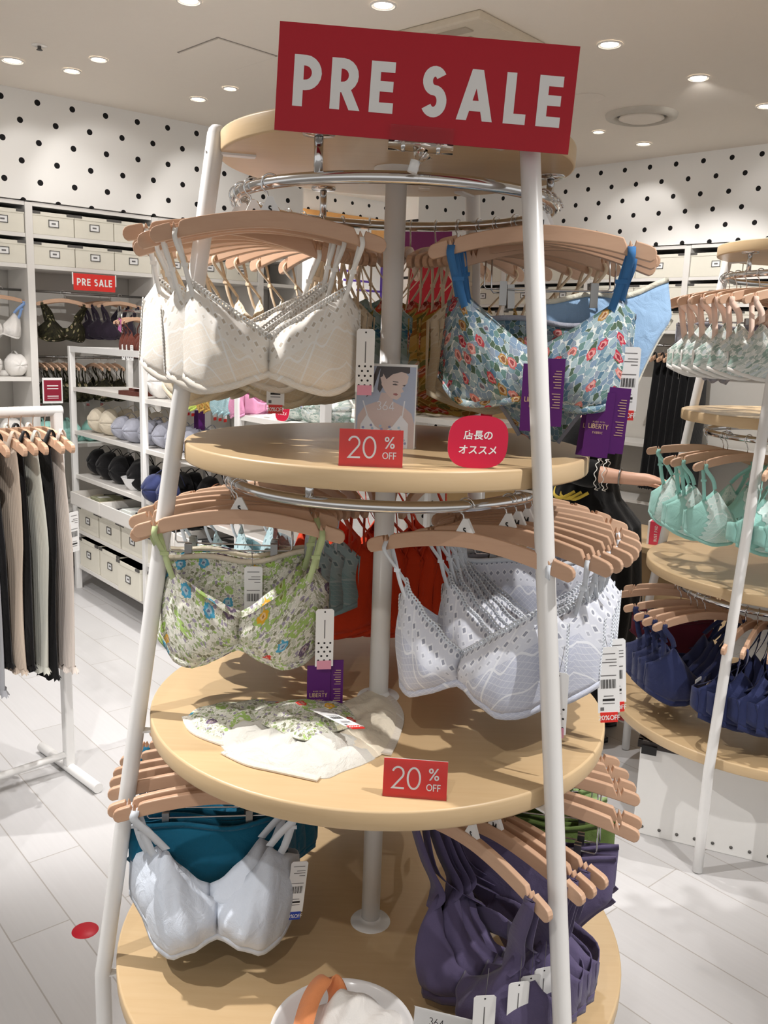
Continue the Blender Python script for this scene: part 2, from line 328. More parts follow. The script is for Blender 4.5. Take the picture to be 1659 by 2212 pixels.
# ================================================================== THE ROOM
A1 = math.atan2(.638, .770); E1 = Vector((cos(A1), sin(A1), 0)); N1 = Vector((-sin(A1), cos(A1), 0)); L0 = Vector((-2.349, 3.762, 0))
A2 = math.atan2(-.693, .721); E2 = Vector((cos(A2), sin(A2), 0)); N2 = Vector((-sin(A2), cos(A2), 0)); R0 = Vector((1.281, 5.735, 0))
def LW(s, y, z): return L0+E1*s+N1*y+Vector((0, 0, z))
def RW(s, y, z): return R0+E2*s+N2*y+Vector((0, 0, z))
def floor_mat():
    t = NT('pale_wood_tiles', .38, 0, .45); v = t.coord('Object', (1, 1, 1), radians(49.3))
    b = t.n('ShaderNodeTexBrick'); t.t.links.new(v, b.inputs['Vector']); b.offset = .37
    for k, q in (('Scale', 1.), ('Mortar Size', .0022), ('Brick Width', .95), ('Row Height', .166), ('Mortar Smooth', .2)): b.inputs[k].default_value = q
    b.inputs['Color1'].default_value = lin('#bfbebe'); b.inputs['Color2'].default_value = lin('#c8c7c8'); b.inputs['Mortar'].default_value = lin('#a49f9a')
    g = t.noise(t.coord('Object', (1, 1, 1), radians(49.3)), 3, 3); m = t.n('ShaderNodeMapping'); t.t.links.new(v, m.inputs[0]); m.inputs['Scale'].default_value = (2, 40, 1)
    g2 = t.noise(m.outputs[0], 2, 4, .5)
    c = t.mix(t.ma('MULTIPLY', g2, .28), b.outputs[0], lin('#aaa8a8')); t.col(c); return t.m
mb = MB(); mb.box((0, 2, -.05), (18, 17, .1)); struct(mb.build('floor', floor_mat()))
mb = MB(); mb.box((0, 2, CEIL+.05), (18, 17, .1)); struct(mb.build('ceiling', M_CEIL))
DW1 = dotwall('dotted_wall_left', .212, .23, 0, 3.02); DW2 = dotwall('dotted_wall_right', .207, .224, 1.663, 3.018)
mb = MB(); mb.box((-1.0, .21, 2.765), (6.3, .42, .63)); mb.box((-1.0, .43, 1.54), (6.3, .02, 3.08), 1)
mb.box((3.7, .21, 1.54), (.8, .42, 3.08)); mb.box((2.165, .9, 1.54), (.03, 1.4, 3.08), 1)
struct(mb.build('wall_left', [DW1, M_WALLP], loc=L0, rz=A1))
mb = MB(); mb.box((1.6, .21, 2.765), (6.6, .42, .63)); mb.box((1.6, .43, 1.54), (6.6, .02, 3.08), 1); struct(mb.build('wall_right', [DW2, M_WALLP], loc=R0, rz=A2))
mb = MB(); mb.box((3.2, 1.62, 1.54), (2.2, .04, 3.08)); struct(mb.build('wall_back', [DW1], loc=L0, rz=A1))
# ceiling fittings
def downlight(px, py, r, k, label, aim=None, power=SPOT_W, ang=75):
    p = onz(px, py, CEIL) if py is not None else px
    t = thing('downlight', label, 'ceiling lamp', (p.x, p.y, CEIL), 0, None)
    m = MB(); m.lathe([(r*1.18, -.001), (r*1.18, -.006), (r*1.02, -.008), (r*.98, -.004)], 32); m.build('trim_ring', M_BEZ, t)
    m = MB(); m.lathe([(r*.98, -.006), (r*.80, -.0025)], 32); m.build('reflector', M_BEZ, t)
    m = MB(); m.lathe([(.0005, -.003), (r*.82, -.003)], 32); m.build('lamp_disc', M_LAMP, t)
    a = Vector((p.x, p.y, 0)) if aim is None else Vector(aim)
    l = spot((0, 0, -.02), (0, 0, -1), power if aim is None or aim[2] < 1.2 else WASH_W, ang); l.parent = t; l.rotation_euler = (a-Vector((p.x, p.y, CEIL))).to_track_quat('-Z', 'Y').to_euler()
    return t
LAMPS = [(27, 130, .052, 'bright round ceiling spotlight at the far left edge of the ceiling', LW(.3, 0, 2.3)),
 (155, 152, .042, 'round ceiling spotlight between the far left one and the small dim one', LW(.75, .1, 2.3)),
 (213, 127, .040, 'small recessed ceiling lamp right of two bright spotlights at upper left', None),
 (428, 213, .044, 'bright ceiling spotlight close to the left dotted wall', LW(1.5, .1, 2.2)),
 (497, 190, .036, 'small recessed ceiling lamp left of the large red sign', LW(1.6, .3, 1.5)),
 (828, 10, .048, 'round ceiling lamp at the top middle above the large red sign', None),
 (408, 0, .046, 'ceiling lamp cut off by the top edge, upper left', None),
 (1317, 95, .050, 'bright ceiling lamp right of the large red sign, nearest of the right side', (1.4, 1.8, 1.0)),
 (1509, 167, .050, 'bright ceiling lamp at the upper right above the round vent', RW(1.4, 0, 2.4)),
 (1390, 310, .046, 'bright ceiling lamp under the round vent by the right dotted wall', RW(.75, .05, 2.35)),
 (1293, 284, .036, 'small half lit ceiling lamp left below the round vent', RW(.2, .1, 2.)),
 (1655, 228, .046, 'ceiling lamp cut off by the right edge of the photo', RW(2.0, .1, 2.4))]
for x, y, r, lb, aim in LAMPS: downlight(x, y, r, 0, lb, aim)
for (x, y, tg, pw, ag) in ACCENT:
    o = spot((x, y, CEIL-.03), tg, pw, ag)
    o.name = 'unseen_spot_light'
p = onz(85, 98, CEIL); t = thing('sprinkler_head', 'small dark sprinkler head in the ceiling above the left lamps', 'sprinkler', (p.x, p.y, CEIL))
m = MB(); m.lathe([(.0005, -.004), (.032, -.004), (.038, -.001)], 24); m.build('cover_plate', M_BEZ, t)
m = MB(); m.lathe([(.0005, -.022), (.016, -.022), (.009, -.016), (.009, -.004)], 16); m.build('nozzle', M_DARK, t)
H = [onz(x, y, CEIL-.001) for x, y in ((380, 115), (465, 83), (598, 117), (520, 150))]
hd = H[1]-H[0]; hw = (hd.length+(H[3]-H[2]).length)/2; hl = ((H[2]-H[1]).length+(H[3]-H[0]).length)/2; hc = sum(H, Vector())/4; ha = math.atan2(hd.y, hd.x)
t = thing('access_hatch', 'square access hatch outlined in the ceiling left of the red sign', 'ceiling hatch', (hc.x, hc.y, CEIL), ha)
m = MB(); m.box((0, 0, -.003), (hw-.012, hl-.012, .006)); m.build('panel', M_CEIL, t)
m = MB()
for sx, sy, dx, dy in ((0, 1, hw, .006), (0, -1, hw, .006), (1, 0, .006, hl), (-1, 0, .006, hl)): m.box((sx*hw/2, sy*hl/2, -.001), (dx, dy, .002))
m.build('frame_gap', plain('shadow_gap_grey', '#9a928a', .8), t)
p = onz(1270, 211, CEIL); m = MB(); m.lathe([(.0005, -.006), (.085, -.006), (.095, -.001)], 40); o = m.build('speaker_cover', M_CEIL, None, (p.x, p.y, CEIL)); tag(o, 'flat round cream cover in the ceiling just right of the red sign', 'speaker')
p = onz(1386, 248, CEIL); t = thing('air_vent', 'large round air vent in the ceiling on the right', 'air vent', (p.x, p.y, CEIL))
m = MB(); m.lathe([(.215, 0), (.21, -.018), (.17, -.03), (.155, -.012), (.15, 0)], 48); m.build('outer_ring', plain('vent_paint', '#cfc8bc', .6), t)
m = MB(); m.lathe([(.0005, -.034), (.10, -.034), (.135, -.022), (.13, -.012)], 48); m.build('core_disc', M_CEIL, t)
m = MB(); m.lathe([(.0005, -.002), (.155, -.002)], 48); m.build('duct', M_DARK, t)
p = onz(960, 62, CEIL); t = thing('air_conditioner', 'beige ceiling air conditioner cassette half hidden behind the red sign', 'air conditioner', (p.x+.1, p.y+.25, CEIL), radians(49))
m = MB(); m.box((0, 0, -.018), (.72, .72, .036)); m.build('panel', plain('cassette_beige', '#d9cdb9', .5), t, bevel=.008)
m = MB(); m.box((-.28, 0, -.038), (.06, .5, .006)); m.box((0, 0, -.038), (.4, .4, .006)); m.build('grille', plain('grille_beige', '#b7ab98', .5), t)
# ================================================================== HANGERS
def hang_z(x, L=.19): return -.034*(abs(x)/L)**1.7
def make_hanger(letter='S', clips=False):
    t = thing('clothes_hanger', '', '')
    L, T, B = .19, .013, .015; m = MB(); top = []; bot = []
    xs = [-L+L*2*i/32 for i in range(33)]
    for x in xs: top.append((x, -.058+hang_z(x)+T))
    for x in xs: bot.append((x, -.058+hang_z(x)-B))
    def notch(sg): x = sg*.157; z = -.058+hang_z(x); return [(x-.0065, z+T), (x-.003, z+T-.013), (x+.006, z+T-.013), (x+.0035, z+T)]
    tp = [q for q in top if abs(abs(q[0])-.157) > .009 and abs(q[0]) < L-.003]
    outline = []
    for q in tp:
        outline.append(q)
    outline += notch(-1)+notch(1); outline.sort(key=lambda q: q[0])
    ez = -.058+hang_z(L)-.001
    right = [(L-.003+.013*cos(radians(a)), ez+.014*sin(radians(a))) for a in (75, 45, 15, -15, -45, -75)]
    left = [(-x, z) for x, z in right][::-1]
    pl = outline+right+[q for q in bot if abs(q[0]) < L-.003][::-1]+left
    # strips: split the outline into quads between top and bottom for clean shading
    m.prism(pl, -.006, .006); m.build('hanger_body', M_HANG, t, bevel=.0028)
    m = MB(); pts = [(0, 0, -.045), (0, 0, -.030), (.004, 0, -.022)]
    for i in range(15): a = radians(-70+250*i/14); pts.append((.0155*cos(a)*1.0, 0, -.001+.0155*sin(a)))
    m.tube(pts, .0016, 6); m.build('hook', M_CHROME, t)
    if letter:
        m = MB(); m.prism([(-.021, -.054), (.021, -.054), (.004, -.022), (-.004, -.022)], -.004, .004); m.text(letter, (0, .0046, -.049), (-1, 0, 0), (0, 0, 1), .012, .2, 1)
        m.build('size_marker', [M_PAPER, M_INK], t)
    if clips:
        m = MB(); m.tube([(-.12, 0, -.075), (-.122, 0, -.145), (-.118, 0, -.150), (.118, 0, -.150), (.122, 0, -.145), (.12, 0, -.075)], .0017, 6); m.build('clip_bar', M_CHROME, t)
        for sg in (-1, 1):
            m = MB(); m.box((sg*.085, .006, -.158), (.014, .004, .045)); m.box((sg*.085, -.006, -.158), (.014, .004, .045)); m.box((sg*.085, 0, -.146), (.012, .014, .008)); m.build('clip', M_STEEL, t)
    return t
# ================================================================== TAGS
def tag_dots(t, x, y, z, s=1, ang=0):
    m = MB(); w, h = .034*s, .112*s; Mx = Matrix.Translation((x, y, z)) @ Matrix.Rotation(ang, 4, 'Z')
    m.prism([(-w/2, -h), (w/2, -h), (w/2, -.004), (w/2-.004, 0), (-w/2+.004, 0), (-w/2, -.004)], -.0004, .0004, 0, Mx=Mx)
    for j in range(5):
        for i in range(3 if j % 2 == 0 else 2):
            cx = (-.011+.011*i)*s if j % 2 == 0 else (-.0055+.011*i)*s; cz = -h+(.012+.0085*j)*s
            m.poly([Mx @ Vector((cx+.0021*s*cos(k*pi/4), .0007, cz+.0021*s*sin(k*pi/4))) for k in range(8)], 1)
    m.poly([Mx @ Vector(q) for q in ((.001, .0006, -.022), (-.001, .0006, -.022), (-.001, .0006, -.06), (.001, .0006, -.06))], 2)
    m.poly([Mx @ Vector((.0018*cos(k*pi/4), .0007, -.006+.0018*sin(k*pi/4))) for k in range(8)], 1)
    m.prism([(-w*.4, -h-.006), (w*.4, -h-.006), (w*.4, -h+.012), (-w*.4, -h+.012)], .0005, .001, 3, Mx=Mx)
    m.tube([Mx @ Vector((0, 0, -.004)), Mx @ Vector((-.003, -.004, .018)), Mx @ Vector((-.006, -.01, .045))], .0005, 4, 2)
    o = m.build('hang_tag', [M_PAPER, M_INK, M_GREY, M_PINK], t); o['label'] = 'white hang tag with black dots'
def tag_price(t, x, y, z, s=1, ang=0, roll=0, sale=True, sticker=None):
    m = MB(); w, h = .036*s, .115*s; Mx = Matrix.Translation((x, y, z)) @ Matrix.Rotation(ang, 4, 'Z') @ Matrix.Rotation(roll, 4, 'Y')
    m.prism([(-w/2, -h), (w/2, -h), (w/2, -.004), (w/2-.004, 0), (-w/2+.004, 0), (-w/2, -.004)], -.0004, .0004, 0, Mx=Mx)
    def bar(x0, x1, z0, z1, k=1): m.poly([Mx @ Vector(q) for q in ((x0*s, .0007, z0*s), (x1*s, .0007, z0*s), (x1*s, .0007, z1*s), (x0*s, .0007, z1*s))], k)
    for i in range(14): bar(-.012+i*.0018, -.012+i*.0018+(.0012 if i % 3 else .0005), -.072, -.056)
    for zz, a, b in ((-.012, -.012, .012), (-.022, -.014, .004), (-.027, -.014, .01), (-.033, -.014, -.002), (-.05, -.013, .013), (-.086, -.008, .008), (-.099, -.01, .01)): bar(a, b, zz, zz+.0014, 2)
    bar(-.010, .010, -.094, -.090)
    bar(.008, .014, -.111, -.105, 2)
    if sale:
        m.prism([(-w*.4, -h-.017*s), (w*.4, -h-.017*s), (w*.4, -h+.001), (-w*.4, -h+.001)], -.001, .001, 3, Mx=Mx)
        m.text('20%OFF', Mx @ Vector((0, .0016, -h-.0125*s)), (Mx.to_3x3() @ Vector((-1, 0, 0))), (Mx.to_3x3() @ Vector((0, 0, 1))), .0085*s, .14, 0, .06)
    m.tube([Mx @ Vector((0, 0, -.004)), Mx @ Vector((.003, -.004, .015)), Mx @ Vector((.004, -.012, .035))], .0005, 4, 2)
    o = m.build('price_tag', [M_PAPER, M_INK, M_GREY, sticker or M_RED2], t); o['label'] = 'white price tag with barcode'
def tag_purple(t, x, y, z, s=1, ang=0, back=True):
    m = MB(); w, h = .046*s, .118*s; Mx = Matrix.Translation((x, y, z)) @ Matrix.Rotation(ang, 4, 'Z'); R3 = Mx.to_3x3(); X = R3 @ Vector((-1, 0, 0)); Z = Vector((0, 0, 1))
    m.prism([(-w/2, -h), (w/2, -h), (w/2, 0), (-w/2, 0)], -.0004, .0004, 0, Mx=Mx)
    m.text('LIBERTY', Mx @ Vector((0, .001, -h*.56)), X, Z, .0085*s, .13, 1, .12); m.text('MADE WITH', Mx @ Vector((0, .001, -h*.47)), X, Z, .0028*s, .13, 1, .3); m.text('FABRIC', Mx @ Vector((0, .001, -h*.64)), X, Z, .0042*s, .13, 1, .2)
    if back:
        b = Matrix.Translation((-.026*s, -.003, .010)) ; m.prism([(-w/2, -h), (w/2, -h), (w/2, 0), (-w/2, 0)], -.0004, .0004, 0, Mx=Mx @ b)
        for i in range(13):
            zz = -.022-.0048*i-(.006 if i > 6 else 0); x1 = -.018*s; x0 = x1+(.010+.006*((i*7) % 5)/5)*s
            m.poly([Mx @ b @ Vector(q) for q in ((x1, .001, zz), (x0, .001, zz), (x0, .001, zz+.0012), (x1, .001, zz+.0012))], 1)
    m.tube([Mx @ Vector((0, 0, -.004)), Mx @ Vector((.002, -.002, .03)), Mx @ Vector((.004, -.006, .07))], .0006, 4, 0)
    o = m.build('hang_tag', [M_PURP, M_GOLDI], t); o['label'] = 'purple fabric hang tag'
# ================================================================== BRAS
def smooth(P, n=6):
    P = [Vector(p) for p in P]; out = []
    for i in range(len(P)-1):
        a, b, c, d = P[max(i-1, 0)], P[i], P[i+1], P[min(i+2, len(P)-1)]
        for k in range(n):
            u = k/n; out.append(.5*((2*b)+(c-a)*u+(2*a-5*b+4*c-d)*u*u+(3*b-a-3*c+d)*u**3))
    return out+[P[-1]]
def make_bra(fab, strapm, hw=.155, ua=.84, zt=-.165, zc=-.255, zs=-.205, zb=-.345, gore=-.315, bulge=.055, p=1., sw=.008, trim=None, tags=(), band=.013, wide=0, backz=-.285, seed=1, bandm=None, panel=None, slider=True, nu=18, nv=12):
    rnd = random.Random(seed); ph = rnd.random()*6
    t = thing('bra', '', '')
    def Tz(u): return zc+(zt-zc)*(u/ua)**p if u < ua else zt+(zs-zt)*((u-ua)/(1-ua))**.8
    def Bz(u): return gore+(zb-gore)*sin(min(u*2.3, pi/2))**1.2+.030*max(0, (u-.62)/.38)**2
    def Y(u, v): return bulge*sin(pi*min(.06+u*.92, 1))**.8*sin(pi*(.2+.8*v))**.85*(1 if v > .0 else 1)-.075*u**3+.004*sin(9*u+7*v+ph)*(1-v)+.003*sin(23*u-5*v+ph)
    def pt(u, v): z = Bz(u)+(Tz(u)-Bz(u))*v; return (hw*u, Y(u, v), z)
    for sg in (1, -1):
        m = MB(); m.grid(lambda u, v: (sg*hw*u, Y(u, v), pt(u, v)[2], sg*hw*u+.4*rnd.random()*0, (Tz(u)-pt(u, v)[2])), nu, nv, flip=sg > 0)
        c = m.build('cup', fab, t, solid=.0025)
        if panel:
            m = MB(); m.grid(lambda a, b: (lambda u, v: (sg*hw*u, Y(u, v)+.0035, pt(u, v)[2], sg*hw*u, Tz(u)-pt(u, v)[2]))(.30+.55*a*(.45+.55*(1-b))+.33*b*.62+(.02*sin(b*40) if a in (0, 1) else 0), .02+.94*b), 10, 22, flip=sg > 0); m.build('lace_panel', panel, c)
        if trim:
            m = MB(); n = 26
            for i in range(n+1):
                u = i/n*ua; q = Vector(pt(u, 1)); 
                m.tube([(sg*q.x+.0036*cos(2*pi*k/8), q.y+.0012, q.z+.0015+.0036*sin(2*pi*k/8)) for k in range(8)], .0019, 4, 0, False, True)
            m.build('neckline_trim', trim, c); m = MB(); n = 18
            for i in range(n+1):
                v = i/n; q = Vector(pt(1, v)); m.tube([(sg*q.x+.001, q.y+.004*cos(2*pi*k/8)-.002, q.z+.004*sin(2*pi*k/8)) for k in range(8)], .0015, 4, 0, False, True)
            m.build('side_trim', trim, c)
    m = MB(); N = 24   # under band, front, then wings round to the back closure
    path = [(hw*(2*i/N-1), Y(abs(2*i/N-1), 0)+.0015, Bz(abs(2*i/N-1))) for i in range(N+1)]
    m.grid(lambda u, v: (path[round(u*N)][0], path[round(u*N)][1], path[round(u*N)][2]+.003-band*(1-v), path[round(u*N)][0], .2-v*.02), N, 2, flip=True)
    ys = Y(1, 0)
    for sg in (1, -1):
        def wing(u, v):
            a = u*pi/2; x = hw*cos(a)*.98; y = ys-.05*sin(a)-.01*sin(3*a); zt_ = zs+(backz+.02-zs)*min(1, u*1.15); zb_ = Bz(1)+(backz-.022-Bz(1))*u
            return (sg*x, y, zb_+(zt_-zb_)*v+.004*sin(8*u), sg*(hw+.1*u), .1+.1*v)
        m.grid(wing, 10, 4, flip=sg < 0)
    m.build('band', bandm or fab, t, solid=.0018)
    if wide == 0:
        m = MB(); m.box((.012, ys-.062, backz-.001), (.05, .004, .03)); o = m.build('clasp', M_PAPER, t); o['label'] = 'white hook clasp and care label'
    for sg in (1, -1):
        a = Vector(pt(ua, 1)); m = MB()
        top = Vector((.157, 0, -.061+hang_z(.157)-.002))
        pts = [(sg*pt(ua, .8)[0], pt(ua, .8)[1]-.007, pt(ua, .8)[2])] if wide else []
        pts += [(sg*a.x, a.y, a.z-.004), (sg*(a.x*.6+top.x*.4), a.y*.55+.010, a.z*.6+top.z*.4), (sg*top.x, .0105, top.z-.012), (sg*top.x, .0085, top.z+.003), (sg*top.x, 0, top.z+.0075), (sg*top.x, -.0085, top.z+.003), (sg*(top.x-.004), -.012, top.z-.014), (sg*(.125), -.03, (top.z+backz)*.55), (sg*.075, ys-.045, backz+.012)]
        pts = smooth(pts, 5); n = len(pts)
        w = [(wide*(1-min(1, i/(n*.36)))+sw)*min(1, .35+i*.16) if wide else sw for i in range(n)]
        m.strap(pts, w, .0016, (1, 0, 0)); s_ = m.build('strap', strapm, t)
        if slider and not wide:
            q = Vector(pts[int(n*.80)]); m = MB(); m.box(q, (sw*1.5, .004, .007)); m.build('strap_slider', strapm, s_)
    for k, fn in enumerate(tags): fn(t)
    return t
def make_panties(fab, edge, w=.15, h=.2, zt=-.155, tags=(), inner=None, folded=0):
    t = thing('panties', '', '')
    def half(y0, sg):
        m = MB()
        def fn(u, v):
            x = (2*u-1); lw = w*(1-.02*v) if v < .35 else w*(1-((v-.35)/.65)**.75*.80)
            z = zt-h*v-.010*(1-x*x)*(1-v)+.006*sin(5*x+3*v); y = y0+sg*(.012*sin(pi*v)+.006*sin(7*x+2*v)*v+.012*(1-x*x))
            return (lw*x*.97, y, z, lw*x, h*v)
        m.grid(fn, 20, 16, flip=sg > 0); return m
    half(0, 1).build('front_panel', fab, t, solid=.0015); half(-.004, -1).build('back_panel', inner or fab, t, solid=.0015)
    m = MB()
    for sg in (-1, 1):
        P = []
        for i in range(20):
            v = .33+.67*i/19; lw = w*(1-((max(v, .35)-.35)/.65)**.75*.80)*.97; P.append((sg*lw, .002, zt-h*v+.006*sin(5*sg+3*v)))
        m.strap(P, .018, .003, (sg, 0, .4))
    m.build('leg_trim', edge, t)
    m = MB(); P = [(w*.97*(2*i/20-1), .003+.012*(1-(2*i/20-1)**2), zt-.010*(1-(2*i/20-1)**2)+.006*sin(5*(2*i/20-1))) for i in range(21)]; m.strap(P, .010, .004, (0, 0, 1)); m.build('waistband', edge, t)
    for fn in tags: fn(t)
    return t
# fabrics
F_LACEW = lace('white_lace', '#efe6d8', '#f7f6f2', '#b9ab96'); F_LACEC = lace('cream_lace', '#e4d3b2', '#efe6d2', '#b5a07a'); F_LACEV = lace('lavender_lace', '#c0c5d6', '#e9ecf3', '#6d7286')
F_LACET = lace('teal_grey_lace', '#8fb5bd', '#b8ced2', '#50707a'); F_LACEA = lace('mint_lace', '#bfe3dc', '#e6f6f3', '#9cc9c3')
F_BLUE = floral('blue_floral', '#d9dedb', ['#6f8c9c', '#839fa9', '#5b7c92', '#9fb2b8', '#64847f', '#7d93aa', '#98aeb6', '#4f6350', '#8a98a8'], ['#c9525a', '#d98880', '#b9364a', '#a98243', '#d98b84', '#7d97a8', '#c96a6a'], 92, 36, .22, gap=.02, fill=.60)
F_GREEN = floral('green_floral', '#e4e3d8', ['#cfd0bf', '#b3b59a', '#dedbd0', '#98a878', '#c6c9b8', '#85866e', '#dcdace', '#9b92a3'], ['#dd463c', '#e0ac34', '#4f9fc0', '#9bbf5a', '#6a5a70', '#a9a4c0', '#c9c6a8', '#7f7a92'], 120, 21, .13, '#a3c06e', .02, True, .40, '#9a9c80')
F_MUST = floral('mustard_floral', '#c0a060', ['#b08a40', '#9c7a30', '#86763c', '#bb964b', '#94652c', '#c39c58', '#767340'], ['#c0482f', '#cf9a3c', '#6a7a3c', '#c0663c', '#a08a4a'], 70, 26, .18, fill=.6)
F_TEALF = floral('teal_floral', '#93a9ac', ['#5f8b92', '#7ba3a8', '#3f6f7c', '#8fa6a2', '#64857f', '#a7bcc0'], ['#2f8196', '#c9d6d8', '#7a9a6a', '#3a6a8a'], 70, 22, .2, fill=.58)
F_WFLOR = floral('white_violet_floral', '#e8ece8', ['#c6d2cc', '#aebfba', '#dde3de', '#97ada5', '#cfdadc', '#e6e9e4', '#b9c6c0'], ['#6f62b8', '#63b4bb', '#4f86c9', '#c9cc8a', '#86b5a8', '#a9c2b6'], 95, 16, .18, '#9db9ad', .02, False, .45, '#a9bab0')
F_SKYB = cloth('pale_blue_smooth', '#d5dde9', .6); F_PURPLE = cloth('dusky_purple_cloth', '#5b5272', .35); F_TEAL = cloth('petrol_cloth', '#0c5f7d', .6); F_NAVY = cloth('navy_cloth', '#2e365f', .4); F_MINT = cloth('mint_cloth', '#a5dcd2', .35)
F_ORANGE = cloth('orange_red_cloth', '#d8421e', .5); F_OLIVE = floral('olive_lace', '#2c2a1c', ['#2b281a', '#211f15', '#3a3822', '#1c1a12', '#28251a'], ['#5d5d34', '#6a6a3c', '#4f4f2c'], 60, 30, .2)
F_BROWN = cloth('brown_cloth', '#5e2c20', .4); F_DPURP = cloth('dark_plum_cloth', '#2f2634', .4); F_PINK = cloth('pink_cloth', '#d890b4', .5); F_CREAM = cloth('cream_cloth', '#e8ddc8', .6); F_WHITE = cloth('white_cloth', '#efece8', .6)
F_GREYL = cloth('grey_lavender_cloth', '#a9abb8', .8); F_MOSS = cloth('moss_cloth', '#5c7038', .5); F_LBLUE = cloth('light_blue_satin', '#9dbfe2', .6); F_BURG = cloth('burgundy_cloth', '#5a1a2c', .4); F_LIME = cloth('lime_cloth', '#bcd05a', .4); F_LGREEN = cloth('light_green_cloth', '#a9c688', .5)
S_WHITE = cloth('white_elastic', '#f1efea', .1); S_BEIGE = cloth('beige_elastic', '#e3cdb0', .1); S_BLUE = cloth('blue_elastic', '#3f76ad', .1); S_GREEN = cloth('pale_green_elastic', '#c2d19c', .1); S_PALE = cloth('pale_grey_elastic', '#dde3ea', .1); S_PINKB = cloth('peach_elastic', '#f0d3c2', .1); S_SKY = cloth('sky_elastic', '#8fb0e4', .1)
LX = (-.145, .014, -.235)   # tag anchor at the bra's left side seam as worn away from the wearer
